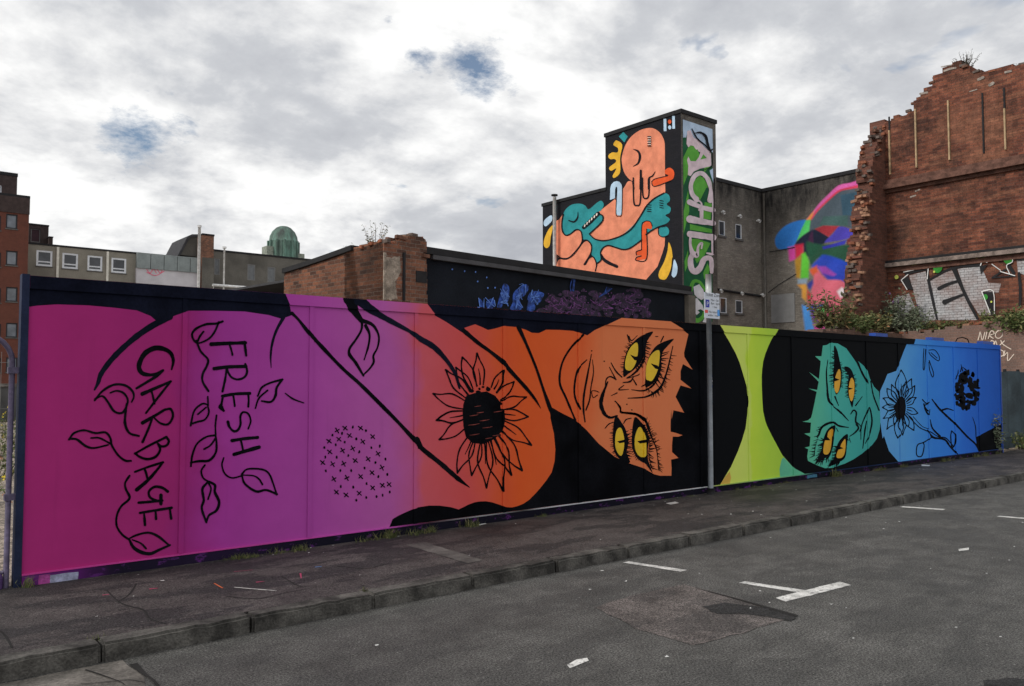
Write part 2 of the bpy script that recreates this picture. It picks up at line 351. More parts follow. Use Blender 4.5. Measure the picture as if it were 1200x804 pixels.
M_patch = asphalt('patch_asphalt', (.125,.108,.10), .5, patches=.9, damp=.45, dcol=(.05,.047,.046))
M_tar_hole = asphalt('tar_and_hole_dark', (.028,.027,.027), .2, patches=.5)
M_conc = plain('old_concrete', (.135,.122,.108), .9, .55, 3.4, 50, .8, bdist=.01)
M_crack = plain('crack_dark', (.018,.017,.016), .95, .3)
roadsheet('road_patch', ragged(gpx('697,712 735,700 800,685 868,702 935,722 870,742 812,757 750,738'), .025, .05), .003, M_patch, road, label='brownish square reinstatement patch in the asphalt')
roadsheet('tar_and_hole_patch', ragged(gpx('822,712 850,707 884,711 936,721 926,728 898,723 866,720 840,720'), .03, .05), .006, M_tar_hole, road)  # hole in the patch, its shade painted as a flat dark sheet
roadsheet('tar_and_hole_patch', ragged(gpx('1150,797 1200,795 1200,806 1158,804'), .03, .08), .004, M_tar_hole, road)
roadsheet('concrete_apron', ragged([(-2.3,-2.23),(.2,-2.23),(.22,-2.62),(.1,-3.3),(-2.3,-3.3)], .03, .1), .003, M_conc, road, label='cracked pale concrete patch beside the kerb')
roadsheet('concrete_strip', ragged(gpx('475,637 497,634 566,660 548,664', .07), .02, .04), .004, plain('strip_concrete', (.105,.098,.09), .9, .4, 4, 60, .5), pv, pz, label='narrow concrete strip crossing the asphalt pavement')
def strokes(name, lst, z, mat, parent, zf=None, zref=0):
    mb = MB()
    for i, (s, wd) in enumerate(lst):
        V, Fc = ribbon([tuple(q) for q in gpx(s, zref)], wd, 5, True, .9); b = len(mb.v)
        mb.v += [(q.x, q.y, (zf(q.y) if zf else 0) + z + .0003*(i % 6)) for q in V]; mb.f += [tuple(b+k for k in f) for f in Fc]
    o = mb.build(name, mat, parent); bm = bmesh.new(); bm.from_mesh(o.data); bmesh.ops.recalc_face_normals(bm, faces=bm.faces[:])
    for f in bm.faces:
        if f.normal.z < 0: f.normal_flip()
    bm.to_mesh(o.data); bm.free(); return o
strokes('crack', [('125,690 138,705 150,712 168,718 176,730 195,738', [.010,.018,.008]), ('0,742 8,752 14,766', [.012,.015]), ('140,705 152,696 160,682', [.01,.015,.01]),
                  ('265,702 300,706 330,700 380,690', [.012,.008]), ('395,664 430,668 455,662', [.02,.01]), ('330,676 350,690 372,690', [.015,.01])], .003, M_crack, pv, pz, .07)
strokes('crack', [('815,690 868,704 934,723', [.004,.02,.045])], .008, M_crack, road)
strokes('crack', [('156,779 168,790 180,799 190,812', [.03,.015,.03]), ('100,786 118,792 140,800 146,804', [.008,.005]), ('95,803 120,801 150,798 170,801', [.005,.007])], .007, M_crack, road)
M_pk = plain('spilt_pink_paint', (.32,.05,.10), .6, .3); M_or = plain('spilt_orange_paint', (.5,.12,.04), .6, .3); M_bl = plain('spilt_blue_paint', (.08,.2,.42), .6, .3)
strokes('paint_spill', [('274,690 298,693 324,696', [.010,.018,.008])], .0045, M_white, pv, pz, .07)
strokes('paint_spill', [('251,684 261,691', [.012,.014])], .0045, M_or, pv, pz, .07)
strokes('paint_spill', [('175,690 185,689', [.03,.01]), ('120,697 128,696', [.02,.015]), ('352,673 353,680', [.02,.015]), ('300,684 310,683', [.03,.01]), ('274,669 296,667', [.012,.01])], .0045, M_pk, pv, pz, .07)
strokes('paint_spill', [('369,665 377,664', [.018,.018])], .0045, M_bl, pv, pz, .07)

# ------------------------------------------------------------------ the hoarding
ZB, ZR, ZT = .135, 2.402, 2.507
SEAMS = [1.22*i for i in range(1, 8)] + [9.713+1.22*i for i in range(0, 8)]
XS0, XG0, XG1, XE = 0.0, 8.66, 8.80, 19.47
HB, HR = .012, .02                        # how far battens and rail stand proud of the panels
hoard = empty('hoarding', (0,0,.03), 0, 'long plywood hoarding along the pavement painted with sideways faces, flowers and the words FRESH GARBAGE', 'hoarding')
hoard.location = (0,0,0)
M_base = rampx('mural_base', [(-.3, S(122,32,82)), (1.15, S(114,29,80)), (1.3, S(108,30,86)), (1.6, S(116,40,106)), (2.5, S(120,50,112)), (3.3, S(126,62,114)), (3.6, S(132,62,98)), (3.75, S(142,60,68)), (4.3, S(144,56,56)),
      (4.75, S(150,60,36)), (5.2, S(154,62,28)), (6.1, S(162,72,38)), (6.5, S(168,92,58)), (8.3, S(170,98,64)), (8.6, S(170,98,64)), (8.75, S(6,7,9)), (20, S(6,7,9))], -.3, 20)
M_ink = plain('black_paint', S(6,6.5,9), .7, .5, 1.6, 40, .15, .03)
M_navy = plain('navy_black_paint', S(10,12,22), .7, .4, 1.6, 40, .15, .03)
xs = [XS0] + SEAMS[:7] + [XG0]
for i in range(len(xs)-1):
    o = MB().box(xs[i]+.0015, xs[i+1]-.0015, 0, .018, ZB-.01, ZR+.02).build('panel', M_base, hoard)
xs = [XG1] + SEAMS[7:] + [XE]
for i in range(len(xs)-1):
    o = MB().box(xs[i]+.0015, xs[i+1]-.0015, 0, .018, ZB-.01, ZR+.02).build('panel', M_base, hoard)
for s in SEAMS: MB().box(s-.0225, s+.0225, -HB, -.0002, ZB+.002, ZR-.001).build('batten', M_base, hoard)
def rails(x0, x1, n):
    for i in range(n):
        a = x0+(x1-x0)*i/n; b = x0+(x1-x0)*(i+1)/n
        MB().box(a+.001, b-.001, -HR, .045, ZR, ZT).build('top_rail', M_base, hoard)
rails(XS0, XG0, 4); rails(XG1, XE, 5)
MB().box(XG0+.001, XG1-.001, .002, .05, -.02, ZT-.02).build('centre_post', M_ink, hoard)
MB().box(-.055, -.001, -.02, .09, -.02, ZT+.01).build('end_post', plain('post_navy', S(22,27,44), .6, .25, spec=.1), hoard)
MB().box(XE+.001, XE+.05, -.014, .09, -.02, ZT-.03).build('end_post', plain('post_blue', S(20,48,110), .5, .2), hoard)
M_k1 = rampx('kick_left', [(-.2, S(70,30,75)), (.35, S(60,22,70)), (.7, S(16,14,24)), (1.6, S(24,16,34)), (2.6, S(14,13,22)), (20, S(10,11,15))], -.2, 20, .6)
t_ = M_k1.node_tree; b_ = [n for n in t_.nodes if n.type == 'BSDF_PRINCIPLED'][0]; src_ = b_.inputs['Base Color'].links[0].from_socket
t_.links.new(tmix(t_, tramp(t_, tnoise(t_, pos(t_), 6, 6, .7, (1,1,2)), [(.56, (0,0,0)), (.62, (.8,.8,.8))]), src_, S(62,28,76)), b_.inputs['Base Color'])
M_ledge = rampx('kick_ledge', [(-.2, S(135,45,100)), (1.3, S(130,45,100)), (3.3, S(130,55,120)), (3.8, S(40,20,30)), (4.5, S(105,105,108)), (5.2, S(40,40,40)), (5.6, S(130,130,134)), (8.6, S(140,142,146)), (8.8, S(120,130,60)), (11.2, S(70,120,100)), (11.6, S(20,30,50)), (20, S(20,40,80))], -.2, 20, .6)
def kick(x0, x1, n):
    for i in range(n):
        a = x0+(x1-x0)*i/n; b = x0+(x1-x0)*(i+1)/n
        MB().box(a+.001, b-.001, -.016, .04, -.05, ZB-.012).build('kick_board', M_k1, hoard)
        MB().box(a+.001, b-.001, -.022, -.0002, ZB-.011, ZB).build('drip_strip', M_ledge, hoard)
kick(XS0, XG0, 4); kick(XG1, XE, 5)
def kpatch(x0, x1, z0, z1, mat, i):
    p = ragged([(x0,z0),(x1,z0),(x1,z1),(x0,z1)], .012, .03); v, f_ = polyfaces(p); o = mesh('peeled_paint', [(q[0], -.0165-.0004*i, q[1]) for q in p], f_, mat, hoard)
for i, (x0, x1, z0, z1, c_) in enumerate(((.20,.40,.03,.10,(104,106,124)),(.12,.2,.035,.11,(112,46,96)),(11.3,11.6,.06,.11,(40,80,100)))):
    kpatch(x0, x1, z0, z1, plain('peeled_%d' % i, S(*c_), .8, .35, 12), i % 3)
M_grey = plain('peeled_patch', S(90,92,110), .7, .3, 8)
def depth(x, z):
    d = 0
    for s in SEAMS:
        if abs(x-s) < .0228: d = HB
    if z > ZR-.0006: d = HR
    return d
CUTX = [c for s in SEAMS for c in (s-.0235, s-.0225, s+.0225, s+.0235)]
def hsheet(items):
    """items: (V2 px, faces, layer) -> sheets that follow battens and rail"""
    V = []; Fc = []
    for v2, f, lay in items:
        bm = bmesh.new(); q = [onY(p[0], p[1], 0) for p in v2]
        vv = [bm.verts.new((p.x, 0, p.z)) for p in q]
        for t in f:
            try: bm.faces.new([vv[i] for i in t])
            except ValueError: pass
        xa = min(p.x for p in q); xb = max(p.x for p in q); za = min(p.z for p in q); zb = max(p.z for p in q)
        def cut(co, no, clear=False):
            bmesh.ops.bisect_plane(bm, geom=bm.verts[:]+bm.edges[:]+bm.faces[:], plane_co=co, plane_no=no, clear_outer=clear, dist=1e-6)
        if zb > ZT-.0005: cut((0,0,ZT-.0005), (0,0,1), True)
        if za < ZB+.001: cut((0,0,ZB+.001), (0,0,-1), True)
        if xa < .001: cut((.001,0,0), (-1,0,0), True)
        if xb > XE-.001: cut((XE-.001,0,0), (1,0,0), True)
        for c in CUTX:
            if xa < c < xb: cut((c,0,0), (1,0,0))
        if za < ZR and zb > ZR-.002:
            cut((0,0,ZR-.001), (0,0,1)); cut((0,0,ZR), (0,0,1))
        b = len(V); bm.verts.index_update()
        for v in bm.verts: V.append((v.co.x, -(depth(v.co.x, v.co.z) + lay), v.co.z))
        for fc in bm.faces: Fc.append(tuple(b+v.index for v in fc.verts))
        bm.free()
    return V, Fc
cnt = [0]
def ln(k, s, wd, n=5, jag=0, base=.0026):
    p = fr(k, s); sc = FR[k][2]; ws = [x/sc for x in wd] if isinstance(wd, (list, tuple)) else wd/sc
    V, Fc = ribbon(p, ws, n, True, jag); cnt[0] = (cnt[0]+1) % 14
    return (V, Fc, base + .00012*cnt[0])
def pg(k, s, lay=.001, smooth=False):
    p = fr(k, s) if isinstance(s, str) else s
    if smooth: p = [tuple(q) for q in catmull(p, 4, True)]
    V, Fc = polyfaces(p); return (V, Fc, lay)
def paint(name, items, mat):
    V, Fc = hsheet([it for it in items if it[0]])
    o = mesh(name, V, Fc, mat, hoard)
    bm = bmesh.new(); bm.from_mesh(o.data); bmesh.ops.recalc_face_normals(bm, faces=bm.faces[:])
    for f in bm.faces:
        if f.normal.y > 0: f.normal_flip()
    bm.to_mesh(o.data); bm.free(); return o
def each(name, items, mat):
    for it in items: paint(name, [it], mat)
def cross(k, x, y, r, a, wd=8):
    c, s = math.cos(a)*r, math.sin(a)*r; x0, y0, sc = FR[k]
    return [ln(k, f'{x-c},{y-s} {x+c},{y+s}', wd, 2, .3), ln(k, f'{x+s*.8},{y-c*.8} {x-s*.8},{y+c*.8}', wd, 2, .3)]
def blob(k, x, y, rx, ry, lay=.003, n=9, amp=.25, seed=0):
    x0, y0, sc = FR[k]; p = []
    for i in range(n):
        a = 2*math.pi*i/n; f = 1 + amp*noise.noise(Vector((i*1.7+seed, seed*3.1, .5))); p.append((x0+(x+rx*f*math.cos(a))/sc, y0+(y+ry*f*math.sin(a))/sc))
    V, Fc = polyfaces([tuple(q) for q in catmull(p, 3, True)]); return (V, Fc, lay)
def lashes(k, s, n, ln_, ang, wd=6, jit=.35):
    p = catmull(fr(k, s), 8); sc = FR[k][2]; out = []
    for i in range(n):
        q = p[int((i+.5)/n*(len(p)-1))]; a = R(ang if not isinstance(ang, tuple) else ang[0]+(ang[1]-ang[0])*i/max(1, n-1)) + rnd.uniform(-jit, jit); l = ln_/sc*rnd.uniform(.6, 1.25)
        e = (q.x+math.cos(a)*l, q.y+math.sin(a)*l); V, Fc = ribbon([tuple(q), e], [wd/sc, wd*.3/sc], 2, False); cnt[0] = (cnt[0]+1) % 14
        out.append((V, Fc, .0026+.00012*cnt[0]))
    return out
# --- large dark shapes
top1 = [(20,318)] + [(20,361)] + fr('A', '188,300 260,289 400,280 620,287 800,303 960,322 1060,362 1100,398 1195,372') + fr('D', '125,205 300,205 520,210 690,235 780,262 850,237 840,180 800,85 770,20')
paint('painted_shape', [pg('p', top1), ln('A', '1195,368 1080,425 960,505 850,600 770,685 710,770 690,830 665,880', [44,44,42,40,38,34,28,14], base=.0015), ln('D', '800,240 745,340 715,430 703,520 706,605', [26,20,18,14,6], base=.0015)], M_navy)
top2 = [(494,345)] + fr('I', '60,-20 120,60 200,105 290,165 345,200 325,145 400,120 450,140 490,160 540,150 600,132 700,140 760,160 800,180 850,182 900,158 1000,160 1090,167 1150,185 1190,198 1240,162 1330,120 1425,75 1425,20')
hill = fr('I', '905,650 930,760') + fr('J', '930,0 955,110 965,220 960,300 940,380 900,440 860,490 820,535 780,575 740,602 700,618 660,628 620,626 560,605 520,592 480,585 440,585 400,591 360,605 330,620 285,642 230,626 150,615 75,615 0,627') + fr('H', '790,765 745,785 700,806 660,830') + [(450,634),(440,640),(440,680),(700,640),(838,600)]
facedge = [(838,360),(727,360),(727,372.5)] + fr('K', '860,95 950,150 1000,190 970,320 972,350 1030,440 962,400 945,450 945,510 1022,572 945,550 910,630 970,742 895,725 882,790') + fr('L', '880,60 875,150 875,215 905,222 960,240 930,250 890,250 885,310 885,358 930,400 878,412 882,470 880,525 800,525 760,515 680,470 560,430 480,390 370,300 280,200 240,165 200,130 120,90 40,48')
right = [(838,590)]
blk = hill + facedge + fr('I', '1010,745 940,705')
paint('painted_shape', [pg('p', top2)], M_navy)
paint('painted_shape', [pg('p', blk)], M_ink)
# --- words and leaves on the pink panels
W_ = 17
garb = [ln('p', '201,433 203,423 200,414 192,409 181,408 170,414 164,424 163,432 168,438 180,439 191,434', [2,4,5,6,6,6,5,4,3]), ln('p', '191,434 183,441 160,455', [3,3.5,3]),
  ln('p', '166.5,461.7 184,454 200,447', [4.5,3.5,3]), ln('p', '200,447 188,462 171,484', [2.6,3,2.6]), ln('p', '177,457 179,464 181,473', 2.6),
  ln('p', '167,495.5 180,488 193,480', [4.5,3.5,3]), ln('p', '193,480 200,479.5 202.5,488 197,497 188,496 181,490', [3,3,3,2.6,2]), ln('p', '178,491 174,502 167,518', [2.4,2.8,3]),
  ln('p', '158,531.5 175,522 195,512', [2.6,3,3]), ln('p', '195,512 197.7,517 195,522 189,523 185,520', 2.8), ln('p', '185,520 187.5,527 182.5,535 173,538 164,535.5 158,531', [2.6,3,3.2,3,2.4]),
  ln('p', '158,553 174,547 191,541.7', [2.4,3,3]), ln('p', '191,541.7 182,553 173,563 160,574', [2.6,3.4,4,4.5]), ln('p', '169,549 171,554 172.5,560', 3.2),
  ln('p', '196.5,576 190,571.5 181,570.5 174.5,576 176,583 185,587', [3.5,3.2,3,3,2.6]), ln('p', '162.5,589 176,588 190,586.5', 3.2), ln('p', '188.5,580 188.5,590.5', 3.8),
  ln('p', '164,601 182,598 201,595', [3,3,3.4]), ln('p', '168.8,602 169.3,608 169.8,615', [2.4,3,3.4]), ln('p', '182.3,600 182.8,608', [2.4,3.2]), ln('p', '198.8,596 200.5,607.5', [2.6,3.4])]
paint('painted_lettering', garb, M_ink)
fresh = [ln('D', '285,440 400,434 525,430', [30,26,24]), ln('D', '518,425 524,470 530,520', [20,18,16]), ln('D', '412,440 424,475 434,516', [14,15,14]),
  ln('D', '305,612 400,600 528,596', [26,24,24]), ln('D', '524,580 537,630 520,670 475,688 430,675 405,640 396,612', [16,16,16,15,14]), ln('D', '393,615 382,690 364,772', [15,16,18]),
  ln('E', '362,85 450,70 555,66', [20,22,24]), ln('E', '545,70 548,115 545,160', 15), ln('E', '440,85 446,120 450,156', 14), ln('E', '366,90 358,135 352,160 372,188', [16,18,36,18]),
  ln('E', '545,315 562,260 545,210 510,198 490,225 490,285 470,325 440,330 412,300 402,266', [12,14,15,16,17,17,18,22]),
  ln('E', '430,398 520,384 610,376', [24,22,24]), ln('E', '445,495 530,470 620,444', [26,26,28]), ln('E', '494,400 502,435 510,474', 15)]
paint('painted_lettering', fresh, M_ink)
for it in (
  [ln('B', '665,175 720,110 800,65 880,70 930,110 940,150 925,187', [14,16,17,17,16,14,12]), ln('B', '668,165 720,145 760,190 800,250 850,265 880,235 898,175 870,125 820,108 775,122', [14,14,16,18,16,16,16,15,14,12]), ln('B', '890,200 880,280 880,345 910,405 975,425', [16,18,20,18,16])],
  [ln('B', '485,450 520,405 590,385 670,405 740,400 775,440 785,490 830,560 880,598 920,600', [16,16,15,15,16,16,16,16,15]), ln('B', '488,445 540,450 600,495 660,510 760,488', [14,18,18,15,13]), ln('B', '640,440 700,440 780,482', [12,14,14])],
  [ln('B', '910,705 880,755 885,800 910,850 900,878 850,922 820,990 822,1062 860,1120 910,1155', [16,16,18,18,18,16,15,15,16,16]), ln('C', '905,368 960,342 1040,325 1110,350 1190,415', [12,15,16,18,14]), ln('C', '905,368 940,430 1000,465 1060,472 1120,445 1195,412', [14,24,26,24,20,14]), ln('C', '930,375 990,400 1026,436', [10,13,15])],
  [ln('D', '365,280 320,295 250,300 180,330 150,370 165,415 200,432 270,400 310,350 338,285', [16,17,18,18,16,15,14,14,15,16]), ln('D', '230,352 205,385 185,428', 15), ln('D', '180,415 210,490 260,545 255,590 225,650 225,705 265,770', 16)],
  [ln('D', '612,804 640,745 700,712 785,688', [14,14,15,16]), ln('D', '785,688 745,745 737,800 705,845 640,840', [16,16,18,16,14]), ln('D', '680,765 620,820 595,890', [14,13,11])],
  [ln('E', '805,65 860,105 935,133', [8,13,8])],
  [ln('E', '260,90 263,150', 13), ln('E', '262,145 220,140 165,190 140,292', [12,13,14,15]), ln('E', '140,282 190,265 240,250 268,200 258,145', [14,15,14,14,12]), ln('E', '248,165 190,213', [13,12])],
  [ln('E', '322,220 314,290 316,360', 13), ln('E', '312,360 250,372 185,420 152,500 142,578', [14,14,15,15,14]), ln('E', '142,552 200,542 270,537 315,485 322,420 314,355', [15,18,18,17,15,14]), ln('E', '314,382 280,430 234,458', 13)],
  [ln('E', '240,570 215,610 228,660 270,688 310,712', 13), ln('F', '262,28 225,70 225,110 232,160 218,215 250,312', [16,18,18,18,17,16]), ln('F', '265,25 310,50 310,100 340,170 320,230 270,262 250,310', [16,20,20,20,19,17,15]), ln('F', '268,40 283,80 262,150', 13)],
  [ln('E', '372,520 360,570 380,630 430,660 500,645', 12), ln('E', '498,635 540,598 640,600 690,630 720,700 745,778', [13,13,14,14,13,13]), ln('E', '500,640 520,700 600,755 670,745 748,775', [13,16,18,18,14]), ln('E', '505,640 580,645 620,668 645,706', [9,11,13,14])],
  [ln('G', '345,65 380,130 440,215', [80,60,32]), ln('G', '445,215 440,280 400,350 358,410 358,455 400,510 455,602', [20,16,16,18,22,24,14]), ln('G', '448,215 520,245 562,320 555,400 525,460 527,505 500,550 455,595', [30,22,14,13,14,16,13,11]), ln('G', '470,250 497,310 490,390 460,490', [24,16,15,9])]):
    paint('painted_leaf', it, M_ink)
paint('painted_stem', [ln('p', '342,367 350,375 361,389 372,401 400,430.5 421.7,450 446,474 466.7,495 488,518 496,527 516.7,543.5 536.7,561 550,571', [4,3,4.5,4.5,4,4.2,4.6,4,5.4,5.5,5.4,5,.8]), ln('p', '488,515 492,523', 7)], M_ink)
paint('painted_stem', [ln('G', '420,70 480,120 560,170 660,225 780,290 850,340 950,400 1040,495 1100,590 1130,690', [80,60,40,36,22,40,40,30,22,14])], M_navy)
paint('painted_stem', [ln('I', '320,165 420,250 510,315 600,390 650,450 760,570 820,645 862,712', [30,26,24,32,28,24,18,3]), ln('I', '705,140 760,260 830,430 880,580 930,720', [30,20,17,18,30])], M_ink)
xx = '270,207 325,190 435,190 520,250 213,282 282,268 357,242 450,285 308,347 380,333 218,357 557,370 488,407 397,418 238,443 316,440 168,432 585,468 515,503 435,530 338,540 247,548 588,592 520,610 635,585 265,640 333,660 425,648'
dd = '380,182 472,207 305,228 237,238 405,267 323,288 260,308 180,327 510,328 570,317 425,357 348,384 187,393 267,395 610,408 540,432 190,490 292,488 368,488 463,470 623,515 560,532 477,580 383,605 295,600 640,638 475,678 547,672 405,697 590,662'
it = []
for t in xx.split(): x, y = map(float, t.split(',')); it += cross('H', x, y, 20, rnd.uniform(.6, 1.1))
for i, t in enumerate(dd.split()): x, y = map(float, t.split(',')); it.append(blob('H', x, y, 7, 11, .003, 7, .4, i))
paint('painted_pattern', it, M_ink)['kind'] = 'stuff'
# --- sunflower
def petals(k, cx, cy, rx, ry, tips, wd=9, spread=.16, bulge=.55):
    out = []; sc = FR[k][2]
    for t in tips.split():
        x, y = map(float, t.split(',')); a = math.atan2((y-cy)/ry, (x-cx)/rx); d = Vector((x-cx, y-cy)); L_ = d.length; nn = Vector((-d.y, d.x))/L_
        for s in (-1, 1):
            b = Vector((cx+rx*.97*math.cos(a+s*spread), cy+ry*.97*math.sin(a+s*spread)))
            tip = Vector((x, y)); m1 = b.lerp(tip, .45) + nn*s*(tip-b).length*bulge*.22; m2 = b.lerp(tip, .78) + nn*s*(tip-b).length*bulge*.13*rnd.uniform(.4, 1.3)
            out.append(ln(k, f'{b.x},{b.y} {m1.x},{m1.y} {m2.x},{m2.y} {x},{y}', [wd, wd*1.25, wd, wd*1.5], 5, .25))
        if rnd.random() < .55:
            b = Vector((cx+rx*math.cos(a), cy+ry*math.sin(a))); e = b.lerp(Vector((x, y)), .5); out.append(ln(k, f'{b.x},{b.y} {(b.x+e.x)/2+4},{(b.y+e.y)/2} {e.x},{e.y}', [wd*1.3, wd, wd*.5], 3))
    return out
sunc = fr('I', '340,620 400,603 480,592 540,622 572,662 580,712 602,722 606,780') + fr('J', '604,30 590,90 540,145 460,182 380,175 335,132 318,60') + fr('I', '312,740 318,680')
sf = [pg('p', sunc, .0024)] + petals('I', 455, 735, 140, 195, '105,608 193,440 265,424 310,352 413,324 598,445 672,525 760,632 772,770 128,795', 9) + petals('J', 455, -45, 140, 195, '130,12 148,150 275,385 376,402 480,490 596,512 655,400 730,368 795,190', 9)
sf += [blob('I', 455+rnd.uniform(-1,1)*120, 735+rnd.uniform(-1,1)*175, rnd.uniform(8,20), rnd.uniform(6,16), .0023, 7, .5, i) for i in range(24)]
paint('painted_flower', sf, M_ink)
M_scr = plain('scratched_orange', S(95,40,34), .6, .2)
paint('painted_flower', [ln('I', f'{x},{y} {x+l*.5},{y-4} {x+l},{y-l*.15}', [2,5,2], 3, .4, .0046) for x, y, l in [(360,765,60),(410,745,50),(395,700,45),(530,738,60),(430,800,70),(350,830,80),(450,850,70),(520,905,60),(360,900,70),(470,925,50)]], M_scr)['kind'] = 'stuff'
# --- orange sideways face
M_yel = plain('eye_yellow_paint', S(178,146,28), .5, .1)
f = []
for s, wd in (('260,195 170,290 110,400 95,530 140,640 205,795', 15), ('285,370 225,435 200,540 202,630 235,715', [8,13,13,12,14]), ('318,330 290,480 265,620 262,720 273,806', [5,14,15,14,8]), ('325,370 332,460 315,560 305,650 280,722', [4,8,9,9,12]),
  ('370,598 345,588 320,592 330,635 360,618', 6), ('490,507 450,488 422,508 415,560', [8,10,9,5]), ('432,525 395,620 385,685 410,750 450,776 497,764', [9,24,28,22,17,13]), ('455,390 490,450 532,492', [5,10,8]), ('445,422 490,510', [5,9]),
  ('545,550 510,580 580,578', [6,9,4]), ('497,603 457,622', [9,4]), ('610,505 634,546', [6,9]), ('540,530 590,522 612,492', [7,14,6]), ('565,498 610,472 655,425 685,360 692,290', [6,14,14,12,7]), ('655,470 640,480 570,500', 7),
  ('600,580 670,588 720,572 770,525 800,450 808,400', [5,10,13,13,10,6]), ('575,640 690,632 760,602 812,550 852,440 890,275', [6,12,18,16,12,6]), ('670,560 700,540 760,535', [5,10,4]), ('490,664 520,715 525,738 580,745 640,758 700,806', [4,7,12,13,14,16]), ('735,568 760,545', 7),
  ('580,205 600,235 640,200', [10,7,4]), ('570,195 585,245', 8), ('825,205 805,245', 8), ('768,206 785,206', 5)): f.append(ln('K', s, wd, 5, .25))
f += [pg('K', '543,488 546,390 572,300 618,240 680,195 752,172 712,235 694,300 668,385 622,436 578,468', .002, True), pg('K', '690,548 700,450 715,370 750,300 800,255 897,222 852,275 818,320 806,400 796,460 762,525 712,562', .002, True)]
f += lashes('K', '560,470 546,400 572,300 610,245', 16, 26, (170,215)) + lashes('K', '700,250 694,300 672,380 630,436', 13, 40, (10,70), 9) + lashes('K', '815,325 806,400 796,470 760,530', 15, 42, (-15,60), 9) + lashes('K', '700,560 760,600 812,555 845,470 880,320', 34, 34, (100,20), 6, .6)
f += [blob('K', x, y, 5, 5, .003, 6, .2, 3) for x, y in ((485,662),(567,682),(602,722),(320,307),(408,380))]
for s, wd in (('485,0 520,42 527,76 590,86 640,95 690,130 722,190', [6,10,13,15,17,20,18]), ('500,118 545,190 575,275', [8,16,10]), ('413,192 440,162 472,148', [5,9,6]), ('543,158 562,130 597,120', [5,9,6]), ('620,120 650,165 690,170', [6,12,8]), ('700,150 740,250 775,340 785,420', [16,9,7,4])): f.append(ln('L', s, wd, 5, .25))
f += [pg('L', '486,108 468,230 474,330 500,392 556,432 590,428 566,362 578,290 562,220 530,150', .002, True), pg('L', '620,118 602,250 608,340 648,410 700,446 748,505 718,420 714,340 722,270 704,200 660,140', .002, True)]
f += lashes('L', '490,160 470,240 476,330 505,392', 18, 22, (190,150)) + lashes('L', '560,215 578,290 568,370 570,420', 16, 30, (-30,30), 8) + lashes('L', '612,200 604,290 620,370 660,415', 14, 22, (190,130)) + lashes('L', '705,200 725,290 720,380 740,480', 24, 42, (-40,50), 9, .6) + lashes('L', '700,150 740,250 775,340 785,430 790,490', 34, 36, (-50,60), 6, .9)
paint('painted_face', f, M_ink)
each('painted_eye', [pg('K', s, .0048, True) for s in ('556,432 555,380 575,312 607,266 638,250 645,300 635,370 615,420 587,446', '701,500 702,420 725,352 760,312 794,306 795,370 780,450 745,515 718,515')] + [pg('L', s, .0048, True) for s in ('497,200 485,250 485,320 505,370 530,382 546,320 545,250 525,190', '642,195 622,260 625,340 655,388 696,386 702,300 690,240 665,186')], M_yel)
each('painted_pupil', [pg('K', '588,333 625,348 650,344 645,378 618,372', .0054), pg('K', '733,395 785,412 796,440 765,432', .0054), pg('L', '498,283 552,270 552,290 515,297', .0054), pg('L', '638,283 704,268 720,288 660,299', .0054)], M_ink)
# --- yellow vase shape
M_vase = rampx('vase_yellow', [(8.7, S(158,148,66)), (9.1, S(150,158,74)), (9.7, S(150,165,76)), (9.74, S(140,160,50)), (10.3, S(122,148,48)), (11.3, S(112,138,50))], 8.7, 11.3)
vase = fr('M', '60,40 75,65 140,170 190,260 220,330 250,430 270,500 278,600 274,690 262,790') + fr('N', '235,340 205,420 160,520 115,595 70,670 690,600 680,575 600,530 520,440 450,310 415,240 400,200 385,130 380,60') + fr('M', '376,500 375,430 379,370 386,320 400,270 420,220 440,175 460,140 490,90 500,60')
paint('painted_shape', [pg('p', vase, .0016)], M_vase)
M_tealc = plain('teal_corner_paint', S(62,128,100), .5, .1)
paint('painted_shape', [pg('N', '505,600 500,540 515,470 530,455 600,530 690,578 690,600', .0022)], M_tealc)
paint('painted_shape', [pg('N', '85,645 120,590 150,555 160,600 150,640', .0022)], plain('ochre_paint', S(150,120,50), .5, .1))
# --- teal sideways face
M_teal = rampx('teal_paint', [(11.5, S(64,128,104)), (12.2, S(52,124,114)), (13, S(44,115,110)), (14, S(44,110,108)), (14.4, S(60,125,130))], 11.5, 14.4)
teal = fr('M', '805,210 830,207 860,190 910,195 970,230 1020,300 1050,345 1055,320 1095,355 1125,405 1135,440 1165,500') + fr('O', '180,475 186,560 190,690') + fr('P', '185,320 165,385 130,430 60,490 0,530') + fr('N', '960,500 870,530 820,532 760,510 700,480 695,450 702,398 678,388 712,378 718,312 674,289 716,284 722,212 662,205 700,196 722,178') + fr('M', '730,690 745,620 762,535 705,512 765,522 776,465 708,396 778,445 790,320 750,285 796,285')
paint('painted_face', [pg('p', teal, .0016)], M_teal)
f = []
for s, wd in (('840,310 830,400 835,500 845,590 880,640', [4,10,12,16,8]), ('1050,330 1080,400 1120,472', 14), ('1142,460 1160,560 1200,665', 10), ('880,640 930,680 985,738', [10,14,5]), ('1000,692 1020,665 1040,682 1035,740 1055,782', [6,12,12,12,10]), ('1082,568 1035,632', [4,9]), ('890,570 915,632', [12,5])): f.append(ln('M', s, wd, 5, .3))
for s, wd in (('1072,330 1075,240 1110,150 1132,105 1150,200 1130,300 1103,358', [5,9,9,9,11,11,5]), ('1085,392 1100,270 1112,200', [6,12,6]), ('1040,225 1055,250 1030,282 993,308', [12,12,12,6]), ('1045,210 1072,240 1064,272', 7), ('775,300 800,242 870,210 920,235 985,246', [14,16,17,14,6]), ('990,320 1000,350', 5), ('900,250 912,275', 5)): f.append(ln('N', s, wd, 5, .3))
